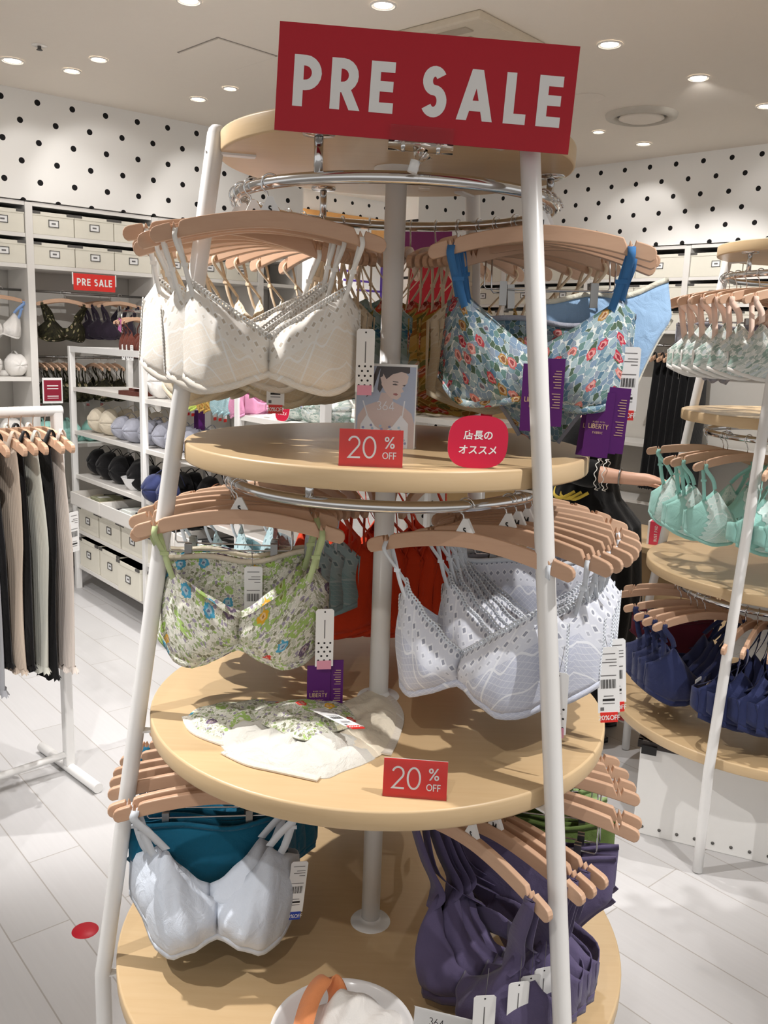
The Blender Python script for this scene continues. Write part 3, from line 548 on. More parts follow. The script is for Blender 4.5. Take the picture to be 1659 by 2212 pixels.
BRA = {
 'white lace': lambda: make_bra(F_LACEW, S_WHITE, trim=S_WHITE, hw=.165, tags=[lambda t: tag_dots(t, -.172, -.03, -.235, 1, radians(10))], seed=1),
 'white lace plain': lambda: make_bra(F_LACEW, S_WHITE, trim=S_WHITE, hw=.165, seed=2),
 'cream lace': lambda: make_bra(F_LACEC, S_BEIGE, hw=.16, zb=-.385, gore=-.345, seed=3),
 'cream lace tag': lambda: make_bra(F_LACEC, S_BEIGE, hw=.16, zb=-.385, gore=-.345, tags=[lambda t: tag_price(t, -.075, .06, -.275, .95)], seed=4),
 'teal floral': lambda: make_bra(F_TEALF, S_BEIGE, seed=5, zb=-.375), 'mustard floral': lambda: make_bra(F_MUST, S_BEIGE, seed=6, zb=-.40, gore=-.36, zc=-.24),
 'blue floral': lambda: make_bra(F_BLUE, S_BLUE, hw=.175, zb=-.36, gore=-.345, zc=-.262, zs=-.19, p=1.1, bulge=.05, sw=.014, seed=7, tags=[lambda t: tag_purple(t, -.012, .055, -.285), lambda t: tag_price(t, -.172, -.04, -.25, 1, .1)]),
 'blue floral plain': lambda: make_bra(F_BLUE, S_BLUE, hw=.175, zb=-.36, gore=-.345, zc=-.262, zs=-.19, p=1.1, bulge=.05, sw=.014, seed=8, tags=[lambda t: tag_purple(t, -.135, .03, -.325)]),
 'green floral': lambda: make_bra(F_GREEN, S_GREEN, hw=.17, zb=-.345, gore=-.31, zc=-.262, p=1.1, sw=.011, trim=None, seed=9, tags=[lambda t: tag_dots(t, -.165, -.01, -.24, 1.05, .15), lambda t: tag_purple(t, -.155, -.02, -.36, 1.0, .1)]),
 'green floral plain': lambda: make_bra(F_GREEN, S_GREEN, hw=.17, zb=-.35, gore=-.315, zc=-.262, p=1.1, sw=.011, seed=10),
 'lavender lace': lambda: make_bra(F_LACEV, S_PALE, hw=.17, zb=-.352, gore=-.315, zc=-.268, trim=S_PALE, seed=11, tags=[lambda t: tag_dots(t, -.172, -.03, -.275, 1, .2)]),
 'lavender lace plain': lambda: make_bra(F_LACEV, S_PALE, hw=.17, zb=-.352, gore=-.315, zc=-.268, trim=S_PALE, seed=12),
 'lavender lace price': lambda: make_bra(F_LACEV, S_PALE, hw=.165, zb=-.36, gore=-.33, zc=-.275, trim=S_PALE, seed=13, tags=[lambda t: tag_price(t, -.172, .015, -.255, 1.1, .45, .1)]),
 'teal grey lace': lambda: make_bra(F_LACET, S_PALE, seed=14), 'orange red': lambda: make_bra(F_ORANGE, F_ORANGE, wide=.03, zb=-.40, gore=-.37, zc=-.27, sw=.012, seed=15),
 'pale blue smooth': lambda: make_bra(F_SKYB, S_PALE, hw=.165, ua=.62, zt=-.178, zs=-.235, zb=-.378, gore=-.35, zc=-.285, p=1.35, bulge=.072, sw=.016, nu=22, nv=16, seed=16, tags=[lambda t: tag_price(t, -.165, -.03, -.225, 1, .2, -.1, True, M_BLUEST)]),
 'pale blue back': lambda: make_bra(F_SKYB, S_PALE, hw=.165, ua=.62, zt=-.178, zs=-.235, zb=-.345, gore=-.30, zc=-.268, p=1.25, bulge=.065, sw=.016, seed=17),
 'petrol': lambda: make_bra(F_TEAL, F_TEAL, hw=.17, ua=.7, zt=-.15, zs=-.22, zb=-.39, gore=-.37, zc=-.25, p=1.4, bulge=.05, sw=.015, wide=.02, seed=18),
 'dusky purple': lambda: make_bra(F_PURPLE, F_PURPLE, hw=.165, ua=.66, zt=-.225, zs=-.31, zb=-.40, gore=-.385, zc=-.325, p=1.9, bulge=.06, sw=.024, wide=.03, band=.02, seed=19, nu=22, tags=[lambda t: tag_dots(t, -.125, .065, -.262, 1.15, 1.05)]),
 'burgundy': lambda: make_bra(F_BURG, F_BURG, seed=20, tags=[lambda t: tag_dots(t, .155, .0, -.3, 1, .3)]),
 'white violet floral': lambda: make_bra(F_WFLOR, S_PINKB, hw=.165, ua=.6, zt=-.155, zs=-.25, zb=-.33, gore=-.30, zc=-.275, p=1.2, bulge=.07, sw=.02, bandm=S_WHITE, seed=21, slider=False),
 'mint': lambda: make_bra(F_MINT, F_MINT, hw=.165, ua=.6, zt=-.165, zs=-.25, zb=-.345, gore=-.31, zc=-.28, p=1.2, bulge=.07, sw=.013, panel=F_LACEA, seed=22),
 'navy': lambda: make_bra(F_NAVY, F_NAVY, hw=.165, ua=.6, zt=-.17, zs=-.25, zb=-.36, gore=-.33, zc=-.285, p=1.3, bulge=.065, sw=.018, band=.02, seed=23),
 'olive': lambda: make_bra(F_OLIVE, F_OLIVE, hw=.17, ua=.6, zt=-.18, zs=-.26, zb=-.36, gore=-.34, zc=-.275, p=1.5, bulge=.06, sw=.02, wide=.02, seed=24), 'olive tag': lambda: make_bra(F_OLIVE, F_OLIVE, hw=.165, seed=25, tags=[lambda t: tag_price(t, .16, 0, -.29, 1, .7)]),
 'dark plum': lambda: make_bra(F_DPURP, F_DPURP, hw=.17, ua=.6, zt=-.18, zs=-.26, zb=-.36, gore=-.34, zc=-.275, p=1.5, sw=.02, wide=.02, seed=26), 'brown': lambda: make_bra(F_BROWN, F_BROWN, hw=.15, ua=.6, zb=-.37, sw=.012, seed=27, tags=[lambda t: tag_price(t, .0, .06, -.27, 1.1, 0, 0, False)]),
 'pink': lambda: make_bra(F_PINK, F_PINK, seed=28), 'white blue strap': lambda: make_bra(F_WHITE, S_SKY, ua=.6, bulge=.065, sw=.02, seed=29), 'lime': lambda: make_bra(F_LIME, F_LIME, seed=30, tags=[lambda t: tag_price(t, 0, .06, -.26, 1), lambda t: tag_purple(t, .06, .03, -.36)]),
 'teal': lambda: make_bra(F_LACET, F_LACET, seed=31, tags=[lambda t: tag_price(t, 0, .06, -.26, 1)]), 'gold floral': lambda: make_bra(F_MUST, F_LIME, seed=32), 'black': lambda: make_bra(F_BLKC, F_BLKC, seed=33)}
F_BLKC = cloth('black_jersey', '#0e0d10', .4)
PANT = {
 'light blue': lambda: make_panties(F_LBLUE, cloth('cream_lace_edge', '#ece8d6', .8), .16, .23), 'green floral': lambda: make_panties(F_GREEN, F_CREAM, .15, .2, tags=[lambda t: tag_price(t, -.045, .03, -.175, 1, 0, 0, False)]),
 'blue floral': lambda: make_panties(F_BLUE, F_GREYL, .17, .23, -.20), 'lavender': lambda: make_panties(F_LACEV, S_PALE, .15, .18), 'petrol': lambda: make_panties(F_TEAL, F_TEAL, .165, .23), 'moss green': lambda: make_panties(F_MOSS, F_MOSS, .16, .2), 'light green': lambda: make_panties(F_LGREEN, F_LGREEN, .16, .24),
 'dusky purple': lambda: make_panties(F_PURPLE, F_PURPLE, .165, .26, tags=[lambda t: tag_price(t, .12, .0, -.28, 1, .3)]), 'burgundy': lambda: make_panties(F_BURG, F_BURG, .15, .2), 'grey': lambda: make_panties(F_GREYL, F_GREYL, .15, .2)}
def hang(kind, loc, rz, label, hlabel, group=None, letter='S', tilt=0, pant=None, scale=1, hgroup=None):
    clips = pant is not None
    h = inst(('hanger', letter, clips), lambda: make_hanger(letter, clips), hlabel, 'hanger', loc, rz, hgroup, tilt)
    b = inst(('pant', pant), PANT[pant], label, 'panties', loc, rz, group, tilt) if clips else inst(('bra', kind), BRA[kind], label, 'bra', loc, rz, group, tilt)
    h.scale = b.scale = (scale,)*3
    return h, b
# ================================================================== DISPLAY TOWERS
RZ = (1.935, 1.405, .850); RRAD = (.30, .31, .36)
def tower(cx, cy, legs, label, rods=(-115, 5, 122)):
    t = thing('display_tower', label, 'display stand', (cx, cy, 0))
    for z, r in ((2.040, .3335), (1.4805, .40), (.9352, .4721), (.3957, .5488)):
        h = .036; m = MB(); k = len(m.v)
        m.lathe([(.0005, z), (r-.004, z)], 96, 0, False); m.lathe([(r-.004, z), (r-.0012, z-.0012), (r, z-.004), (r, z-h+.004), (r-.0012, z-h+.0012), (r-.004, z-h)], 96, 1); m.lathe([(r-.004, z-h), (.0005, z-h)], 96, 0, False)
        m.build('shelf', [M_SHELF, M_EDGE], t)
    m = MB(); m.tube([(0, 0, .396), (0, 0, 2.004)], .0205, 24, 0)
    p = m.build('centre_pole', M_WMET, t)
    for z in (.3957, .9352, 1.4805):
        m = MB(); m.lathe([(.0206, z+.012), (.024, z+.004), (.043, z+.003), (.045, z)], 32); m.build('pole_flange', M_WMET, p)
    for z in (2.004,):
        m = MB(); m.lathe([(.0206, z-.010), (.043, z-.004), (.043, z)], 32); m.build('pole_flange', M_WMET, p)
    for a in legs:
        c, s = cos(radians(a)), sin(radians(a)); m = MB()
        f = lambda z: .338+(2.04-z)*.1415
        P = [(f(z)*c, f(z)*s, z) for z in (2.040, 2.036, 1.5, 1.0, .5, .40)]+[(.5765*c, .5765*s, z) for z in (.36, .30, .15, .004)]
        m.tube(P, [.012]+[.0165]*(len(P)-1), 20); l = m.build('leg', M_WMET, t)
        m = MB(); q = P[0]; m.lathe([(.0165, q[2]-.004), (.0145, q[2]+.004), (.009, q[2]+.010), (.0005, q[2]+.012)], 16, c=(q[0], q[1])); m.build('end_cap', M_WMET, l)
        for z, r in ((2.002, .3335), (1.442, .40), (.897, .4721), (.357, .5488)):
            m = MB(); Mx = Matrix.Rotation(radians(a), 4, 'Z'); m.box((r-.02, 0, z), (.09, .02, .004), 0, Mx); m.build('bracket', M_WMET, l)
    for z, r, sh in ((RZ[0], RRAD[0], 2.004), (RZ[1], RRAD[1], 1.4445), (RZ[2], RRAD[2], .8992)):
        m = MB(); m.tube([(r*cos(2*pi*i/96), r*sin(2*pi*i/96), z) for i in range(96)], .0105, 14, 0, False, True); rl = m.build('hanging_rail', M_CHROME, t)
        for a in rods:
            c, s = cos(radians(a)), sin(radians(a)); m = MB(); m.tube([(r*c, r*s, z), (r*c, r*s, sh)], .0075, 14); m.lathe([(.0076, sh-.006), (.026, sh-.004), (.027, sh)], 24, c=(r*c, r*s)); m.build('support_rod', M_CHROME, rl)
    return t
tower(0, 0, (-165, -52, 60), 'large round tiered wooden display tower with white legs in the foreground')
T2 = (1.437, 1.298)
tower(T2[0], T2[1], (-129.5, 130, 0), 'round tiered wooden display tower behind on the right, cut by the photo edge', (-160, -40, 80))
def ring(c, tier, sts, place, side=None):
    z, r = RZ[tier], RRAD[tier]; seen = {}
    for st in sts:
        th, off, kind, nice, let = st[:5]; tilt = st[5] if len(st) > 5 else 0; pn = st[6] if len(st) > 6 else None
        a = radians(th); right = cos(a) > .0 if side is None else side == 'R'
        rot = a+(pi if right else 0)+radians(off)
        k = seen.get(nice, 0); seen[nice] = k+1
        tot = sum(1 for q in sts if q[3] == nice); w = (ORD[k]+' from front, ' if tot > 1 else '')
        hang(kind, (c[0]+r*cos(a), c[1]+r*sin(a), z), rot, f'{nice}, {w}{place}', f'wooden hanger of {nice}, {w}{place}', f'{nice} group on the {place}' if tot > 1 else None, let, tilt, pn, hgroup=f'hangers with {nice} on the {place}' if tot > 1 else None)
O = (0, 0)
ring(O, 0, [(-135, -38, 'white lace', 'white lace bra', 'S'), (-146, -18, 'white lace plain', 'white lace bra', 'S', .05), (-156, -14, 'white lace plain', 'white lace bra', 'M', .09), (-165, -5, 'white lace plain', 'white lace bra', 'M', -.07)], 'top rail left')
ring(O, 0, [(-178, 4, 'cream lace tag', 'cream lace bra', None), (172, 4, 'cream lace', 'cream lace bra', None), (164, 3, 'cream lace', 'cream lace bra', None), (156, 2, 'cream lace', 'cream lace bra', None), (148, 2, 'cream lace', 'cream lace bra', None), (140, 0, 'cream lace', 'cream lace bra', None), (132, 0, 'cream lace', 'cream lace bra', None), (123, 0, 'teal floral', 'teal floral bra', None), (113, 0, 'teal floral', 'teal floral bra', None), (101, 0, 'teal floral', 'teal floral bra', None)], 'top rail back left')
ring(O, 0, [(43, 0, 'mustard floral', 'mustard floral bra', None), (52, 0, 'mustard floral', 'mustard floral bra', None), (62, 0, 'mustard floral', 'mustard floral bra', None), (72, 0, 'mustard floral', 'mustard floral bra', None), (83, 0, 'mustard floral', 'mustard floral bra', None)], 'top rail back')
ring(O, 0, [(-31, 18, 'blue floral', 'blue floral bra', 'M'), (-24, 12, 'blue floral plain', 'blue floral bra', 'M', -.05), (-17, 8, 'blue floral plain', 'blue floral bra', None, -.09)], 'top rail right')
ring(O, 0, [(-10, 2, None, 'blue floral briefs', None, 0, 'blue floral'), (14, 8, 'cream lace', 'plain cream bra', None), (23, 4, 'cream lace', 'plain cream bra', None), (32, 2, 'cream lace', 'plain cream bra', None)], 'top rail far right')
a = radians(-2); p = Vector((.30*cos(a), .30*sin(a), RZ[0])); h_, b_ = hang(None, p, a+pi+radians(14), 'light blue satin briefs with cream lace edge, top rail far right', 'wooden hanger tilted up over the light blue briefs', None, None, .06, 'light blue')
b_.location = p+Vector((.085, -.02, .0)); b_.rotation_euler = (0, .16, a+pi+radians(10)); b_.scale = (.82, .9, .95)
# middle rail
ring(O, 1, [(-152, -26, 'green floral', 'green floral bra', 'S'), (-161, -8, 'green floral plain', 'green floral bra', None, .06)], 'middle rail left')
ring(O, 1, [(-171, -2, None, 'green floral briefs', None, 0, 'green floral'), (179, 0, None, 'green floral briefs', None, 0, 'green floral')], 'middle rail left')
ring(O, 1, [(168, 2, 'teal grey lace', 'grey blue lace bra', 'L'), (157, 0, 'teal grey lace', 'grey blue lace bra', None), (146, 0, 'teal grey lace', 'grey blue lace bra', None), (134, 0, 'teal grey lace', 'grey blue lace bra', None)], 'middle rail back left')
ring(O, 1, [(72, 0, 'orange red', 'orange red bra', None), (85, 0, 'orange red', 'orange red bra', None), (98, 0, 'orange red', 'orange red bra', None), (111, 0, 'orange red', 'orange red bra', None), (122, 0, 'orange red', 'orange red bra', None)], 'middle rail back', 'L')
ring(O, 1, [(-63, 32, 'lavender lace', 'lavender lace bra', 'S', .02), (-44, 10, 'lavender lace plain', 'lavender lace bra', 'S'), (-38, 6, 'lavender lace plain', 'lavender lace bra', 'M'), (-31, 4, 'lavender lace price', 'lavender lace bra', 'M'), (-24, 2, 'lavender lace price', 'lavender lace bra', 'L'), (-16, 0, 'lavender lace plain', 'lavender lace bra', 'S'), (-8, 0, 'lavender lace plain', 'lavender lace bra', 'L')], 'middle rail right')
ring(O, 1, [(2, 4, None, 'lavender briefs', None, 0, 'lavender'), (12, 4, None, 'grey briefs', None, 0, 'grey'), (24, 0, None, 'lavender briefs', None, 0, 'lavender')], 'middle rail back right')
# low rail
ring(O, 2, [(-149, -24, 'pale blue smooth', 'pale blue smooth bra', 'S'), (-154, -14, 'pale blue back', 'pale blue smooth bra', None, -.02)], 'lowest rail left')
ring(O, 2, [(-163, -10, None, 'petrol blue briefs', None, 0, 'petrol'), (-169, -6, None, 'petrol blue briefs', None, 0, 'petrol')], 'lowest rail left')
ring(O, 2, [(-174, -4, 'petrol', 'petrol blue bra', None), (179, 0, 'petrol', 'petrol blue bra', None), (173, 0, 'petrol', 'petrol blue bra', None), (163, 0, 'petrol', 'petrol blue bra', None), (154, 0, 'petrol', 'petrol blue bra', None)], 'lowest rail far left')
ring(O, 2, [(88, 0, 'burgundy', 'burgundy bra', None), (100, 0, 'burgundy', 'burgundy bra', None), (112, 0, 'burgundy', 'burgundy bra', None)], 'lowest rail back', 'L')
ring(O, 2, [(-60, 6, 'dusky purple', 'dusky purple bra', 'S', 0), (-51, 4, 'dusky purple', 'dusky purple bra', 'M'), (-47, 2, 'dusky purple', 'dusky purple bra', None), (-43, 2, 'dusky purple', 'dusky purple bra', None)], 'lowest rail front right')
ring(O, 2, [(-25, 6, None, 'dusky purple briefs', None, 0, 'dusky purple'), (-20, 6, None, 'dusky purple briefs', None, 0, 'dusky purple'), (-8, 0, None, 'moss green briefs', None, 0, 'moss green'), (-3, 0, None, 'moss green briefs', None, 0, 'moss green'), (3, 0, None, 'light green briefs', None, 0, 'light green'), (9, 0, None, 'light green briefs', None, 0, 'light green')], 'lowest rail right')
# the tower behind on the right
P2 = 'right tower'
ring(T2, 0, [(-128, -30, 'white violet floral', 'white floral bra', None), (-140, -24, 'white violet floral', 'white floral bra', None), (-150, -14, 'white violet floral', 'white floral bra', None), (-160, -8, 'white violet floral', 'white floral bra', None), (-170, -4, 'white violet floral', 'white floral bra', None), (180, 0, 'white violet floral', 'white floral bra', None), (-100, 0, 'white violet floral', 'white floral bra', None)], 'top rail, '+P2, 'L')
ring(T2, 0, [(170, 0, None, 'grey briefs', None, 0, 'grey'), (160, 0, None, 'grey briefs', None, 0, 'grey'), (150, 0, None, 'grey briefs', None, 0, 'grey')], 'top rail, '+P2, 'L')
ring(T2, 1, [(-97, 0, 'mint', 'mint lace bra', None), (-106, 0, 'mint', 'mint lace bra', None), (-114, 0, 'mint', 'mint lace bra', None), (-124, -2, 'mint', 'mint lace bra', None), (-144, -20, 'mint', 'mint lace bra', None), (-159, -12, 'mint', 'mint lace bra', None), (-163, -16, 'mint', 'mint lace bra', None), (176, -16, 'mint', 'mint lace bra', None, -.06)], 'middle rail, '+P2, 'L')
ring(T2, 2, [(-95, 0, 'navy', 'navy bra', None), (-104, 0, 'navy', 'navy bra', None), (-110, 0, 'navy', 'navy bra', None), (-116, 0, 'navy', 'navy bra', None), (-124, 0, 'navy', 'navy bra', None), (-130, 0, 'navy', 'navy bra', None), (-154, -10, 'navy', 'navy bra', None), (-160, -10, 'navy', 'navy bra', None), (-166, -10, 'navy', 'navy bra', None), (-178, -6, 'navy', 'navy bra', None)], 'lowest rail, '+P2, 'L')
ring(T2, 2, [(160, 0, None, 'burgundy briefs', None, 0, 'burgundy'), (150, 0, None, 'burgundy briefs', None, 0, 'burgundy')], 'lowest rail, '+P2, 'L')
# ================================================================== THINGS ON THE TOWER
def stand_frame(bl, br, lean=.1):
    X = (br-bl); w = X.length; X.normalize(); N = X.cross(Vector((0, 0, 1))).normalized()
    if N.y > 0 and abs(N.y) > .1 and (CAMP-bl).dot(N) < 0: N = -N
    up = (Vector((0, 0, 1))*cos(lean)-N*sin(lean)).normalized(); c = (bl+br)/2
    Mx = Matrix((X, up, X.cross(up))).transposed().to_4x4(); Mx.translation = c; return Mx, w   # local x right, y up, z to the viewer
def root_at(name, label, cat, Mx):
    t = thing(name, label, cat); t.matrix_world = Mx; return t
def card20(label, bl, br, h, num='20'):
    Mx, w = stand_frame(bl, br, .16); t = root_at('price_sign', label, 'sign', Mx)
    m = MB(); m.box((0, h/2, -.001), (w, h, .002)); m.box((0, h/2, -.0045), (w, h, .001), 1)
    X, Y = (1, 0, 0), (0, 1, 0)
    m.text(num, (-w*.14, h*.22, .0004), X, Y, h*.60, .085, 2, .10); m.text('%', (w*.29, h*.50, .0004), X, Y, h*.32, .12, 2); m.text('OFF', (w*.29, h*.22, .0004), X, Y, h*.185, .14, 2, .1)
    m.build('card', [M_RED2, M_PAPER, M_PAPER], t)
    m = MB(); m.box((0, h/2, .0012), (w*1.02, h*1.0, .0008)); m.box((0, .0015, -.012), (w*1.02, .003, .026)); m.build('acrylic_holder', M_CLEAR, t)
Z2, Z3, Z4 = 1.4805, .9352, .3957
card20('red twenty percent off card on the upper shelf before the photo card', onz(731, 1006, Z2), onz(869, 1011, Z2), .060)
card20('red twenty percent off card near the front edge of the middle shelf', onz(826, 1719, Z3), onz(964, 1730, Z3), .064)
# photo card
Mx, w = stand_frame(onz(764, 966, Z2), onz(895, 971, Z2), .06); t = root_at('photo_card', 'acrylic stand with a portrait photo of a woman on the upper shelf', 'photo stand', Mx); h = .158
def pcol(n, c): return plain('print_'+n, c, .35, 0, .4, .01)
m = MB(); m.box((0, h/2, -.0008), (w, h, .0016), 0)
def pp(pts, k, z): m.poly([(x*w-w/2, y*h, .0002+z*.00012) for x, y in pts], k)
pp([(.02, .01), (.98, .01), (.98, .97), (.02, .97)], 1, 0)
pp([(.02, .01), (.98, .01), (.98, .30), (.93, .42), (.80, .50), (.62, .56), (.60, .66), (.42, .66), (.38, .56), (.16, .50), (.05, .38)], 2, 1)   # shoulders
pp([(.40, .95), (.36, .86), (.30, .72), (.24, .64), (.18, .60), (.20, .68), (.25, .76), (.30, .88), (.34, .97), (.88, .97), (.88, .90), (.60, .88), (.52, .80), (.44, .72), (.40, .66), (.36, .70)], 3, 2)   # hair
pp([(.45, .90), (.58, .95), (.78, .93), (.86, .86), (.84, .78), (.76, .72), (.79, .68), (.74, .66), (.75, .62), (.68, .58), (.58, .60), (.48, .68), (.42, .76)], 4, 3)   # face
pp([(.40, .97), (.88, .97), (.86, .89), (.74, .91), (.60, .88), (.50, .82), (.45, .88)], 3, 4)
pp([(.60, .765), (.65, .772), (.70, .757), (.66, .75), (.61, .755)], 3, 5); pp([(.76, .752), (.82, .762), (.80, .742)], 3, 5); pp([(.60, .80), (.69, .795), (.70, .785), (.61, .79)], 3, 5)
pp([(.62, .655), (.67, .66), (.70, .645), (.67, .63), (.62, .64)], 5, 5); pp([(.40, .84), (.46, .86), (.47, .78), (.43, .76)], 4, 5)
pp([(.10, .28), (.20, .40), (.34, .26), (.48, .20), (.62, .26), (.76, .40), (.88, .30), (.88, .01), (.08, .01)], 6, 4)
for i in range(34): x = .12+.74*((i*37) % 34)/34; y = .03+.25*((i*19) % 34)/34; pp([(x+.025*cos(k), y+.018*sin(k)) for k in (0, 1.2, 2.5, 3.7, 5)], 7 if i % 2 else 8, 5)
for a, b in (((.12, .56), (.20, .38)), ((.80, .57), (.77, .38))): pp([(a[0], a[1]), (a[0]+.02, a[1]), (b[0]+.02, b[1]), (b[0], b[1])], 6, 6)
m.text('364', (0, h*.455, .0012), (1, 0, 0), (0, 1, 0), h*.105, .09, 6, .12)
m.build('photo_print', [M_PAPER, pcol('blue', '#a9b3c8'), pcol('skin', '#cdb9b4'), pcol('hair', '#3d302e'), pcol('face', '#d8c3ba'), pcol('lips', '#a05a58'), pcol('white', '#e6e8ee'), pcol('lilac', '#8f97c0'), pcol('sky', '#a9c4d8')], t)
m = MB(); m.box((0, h/2+.003, .0022), (w*1.05, h*1.05, .0012)); m.box((0, h/2+.003, -.0028), (w*1.05, h*1.05, .0012)); m.box((0, .0012, -.03), (w*1.05, .0024, .06)); m.build('acrylic_holder', M_CLEAR, t)
# crimson recommendation signs
def reco(label, bl, br, hh, size=.0165):
    Mx, w = stand_frame(bl, br, .12); t = root_at('recommendation_sign', label, 'sign', Mx); w = hh*1.14
    m = MB(); o = []
    for i in range(48):
        a = 2*pi*i/48; c, s = cos(a), sin(a); n = 2.9; r = 1/((abs(c)**n+abs(s)**n)**(1/n)); o.append((r*c*w/2+.05*r*s*hh/2, hh/2+r*s*hh/2))
    k = m.add([(x, y, .001) for x, y in o]+[(x, y, -.001) for x, y in o]); m.face(range(k, k+48), 0); m.face(list(range(k+48, k+96))[::-1], 1)
    for i in range(48): m.face([k+i, k+(i+1) % 48, k+48+(i+1) % 48, k+48+i], 1)
    put_cjk(m, '店長の', (0, hh*.56, .0014), (1, 0, 0), (.08, 1, 0), size*hh/.088, 2); put_cjk(m, 'オススメ', (0, hh*.28, .0014), (1, 0, 0), (.08, 1, 0), size*hh/.088, 2)
    m.build('sign_face', [M_CRIM, M_PAPER, M_PAPER], t); m = MB(); m.box((0, .008, -.012), (.03, .016, .022)); m.build('acrylic_foot', M_CLEAR, t)
reco('rounded crimson sign with white writing on the upper shelf', onz(985, 1010, Z2), onz(1075, 1013, Z2), .086)
# large sale sign
q = [ony(x, y, -.335) for x, y in ((594, 281), (1232, 333), (1249, 101), (603, 44))]
X = (q[1]-q[0]+q[2]-q[3]).normalized(); N = Vector((0, -1, 0)); Yv = N.cross(X).normalized(); w = ((q[1]-q[0]).length+(q[2]-q[3]).length)/2; h = ((q[3]-q[0]).length+(q[2]-q[1]).length)/2; c = sum(q, Vector())/4
Mx = Matrix((X, Yv, X.cross(Yv))).transposed().to_4x4(); Mx.translation = c
t = root_at('sale_sign', 'large red sale sign with white lettering clipped to the top rail', 'sign', Mx)
m = MB(); m.box((0, 0, -.0015), (w, h, .003), 0); hh = h*.475
m.text('PRE', (-w*.275, -h*.262, .0004), (1, 0, 0), (.0, 1, 0), hh, .205, 1, .20); m.text('SALE', (w*.222, -h*.262, .0004), (1, 0, 0), (0, 1, 0), hh, .205, 1, .225)
m.build('panel', [M_RED, M_PAPER], t)
iv = Mx.inverted(); a = iv @ ony(910, 303, -.335); b = iv @ Vector((.045, -.30, 1.935))
m = MB(); m.box((a.x, a.y+.004, .003), (.098, .030, .002)); m.box((a.x, a.y+.004, -.005), (.098, .030, .002)); m.tube([(a.x-.05, a.y-.010, -.001), (a.x+.05, a.y-.010, -.001)], .0075, 12)
m.tube([(a.x, a.y-.012, -.001), (a.x-.004, a.y-.034, -.001), (b.x, b.y+.03, 0)], [.012, .006, .008], 12); m.box((b.x, b.y+.008, b.z+.012), (.018, .05, .004)); m.box((b.x, b.y+.008, b.z-.013), (.018, .05, .004)); m.build('clip', M_CLEAR, t)
m = MB(); m.tube([(a.x-.006, a.y-.030, -.001), (a.x-.010, a.y-.048, -.001)], .008, 12); m.build('clip_joint', M_PAPER, t)
for sg in (-1, 1): m = MB(); m.tube([(a.x+sg*.027-.003, a.y-.010, -.001), (a.x+sg*.027+.003, a.y-.010, -.001)], .0085, 12); m.build('clip_band', M_CHROME, t)
# folded briefs on the middle shelf
def mound(pxs, z, hgt, mats, name, parent, seed=0, wr=.004, uvs=1., lift=0, ring=9):
    P = [onz(x, y, z) for x, y in pxs]; P = [Vector(p) for p in smooth(P+[P[0]], 4)][:-1]; c = sum(P, Vector())/len(P); n = len(P); m = MB(); rnd = random.Random(seed); ph = [rnd.random()*6 for _ in range(4)]
    def fn(u, v):
        i = round(u*n) % n; p = c+(P[i]-c)*v
        hz = hgt*(1-v**5)+wr*(sin(60*p.x+ph[0])*sin(70*p.y+ph[1])+.6*sin(130*p.x-90*p.y+ph[2])+.5*sin(40*p.x+160*p.y+ph[3]))*(1-v**4)+.0015
        return (p.x, p.y, z+lift+hz, p.x*uvs, p.y*uvs)
    m.grid(fn, n, ring, 0); m.grid(lambda u, v: (P[round(u*n) % n].x, P[round(u*n) % n].y, z+lift+.0015*(1-v)+.0001), n, 1, 0, flip=True); return m.build(name, mats, parent)
M_LED = lace('lace_edge_cream', '#e3d8c8', '#f0ebe0', '#a89a86')
def edge(pxs, z, w, parent, mat):
    P = smooth([onz(x, y, z) for x, y in pxs], 5); m = MB(); k = len(P)
    m.strap([p+Vector((0, 0, .003)) for p in P], w, .003, (P[-1]-P[0]).cross(Vector((0, 0, 1))).normalized()); m.build('lace_edge', mat, parent)
t = thing('panties', 'floral briefs with lace edge lying at the back of the middle shelf pile', 'panties'); zc = Z3
mound([(405, 1548), (430, 1530), (480, 1522), (560, 1517), (640, 1525), (700, 1530), (760, 1535), (770, 1580), (700, 1620), (560, 1620), (480, 1602), (420, 1580)], zc, .016, F_GREEN, 'floral_panel', t, 3)
mound([(700, 1530), (760, 1515), (800, 1497), (830, 1505), (855, 1535), (855, 1575), (835, 1620), (800, 1640), (720, 1630), (690, 1580)], zc, .020, F_CREAM, 'mesh_panel', t, 4, lift=.001)
edge([(408, 1550), (425, 1580), (480, 1604), (560, 1628)], zc, .028, t, M_LED); edge([(790, 1500), (832, 1508), (858, 1545), (850, 1590), (830, 1632)], zc, .026, t, M_LED)
t = thing('panties', 'white briefs with floral panel lying in front on the middle shelf', 'panties')
mound([(478, 1585), (500, 1572), (560, 1565), (600, 1550), (680, 1540), (740, 1550), (765, 1580), (775, 1600), (812, 1632), (790, 1650), (740, 1668), (700, 1683), (640, 1670), (560, 1652), (500, 1632), (475, 1608)], zc, .024, cloth('soft_white_cotton', '#dcdad2', .9), 'cotton_panel', t, 5, .007)
mound([(545, 1566), (600, 1545), (690, 1535), (745, 1550), (768, 1590), (725, 1608), (660, 1628), (600, 1606), (560, 1588)], zc, .012, F_GREEN, 'floral_panel', t, 6, .003, lift=.025)
edge([(488, 1625), (540, 1650), (600, 1664), (690, 1684)], zc, .024, t, M_LED)
pa, pb, pc, pd = [onz(x, y, zc+.052) for x, y in ((668, 1538), (700, 1524), (768, 1590), (728, 1606))]
X = (pa-pb).normalized(); Yn = (pb-pc).normalized(); Zn = X.cross(Yn); tt = thing('tag_anchor', '', '')
tag_price(tt, 0, 0, 0, 1.0); o = tt.children[0]; bpy.data.objects.remove(tt); o.parent = t
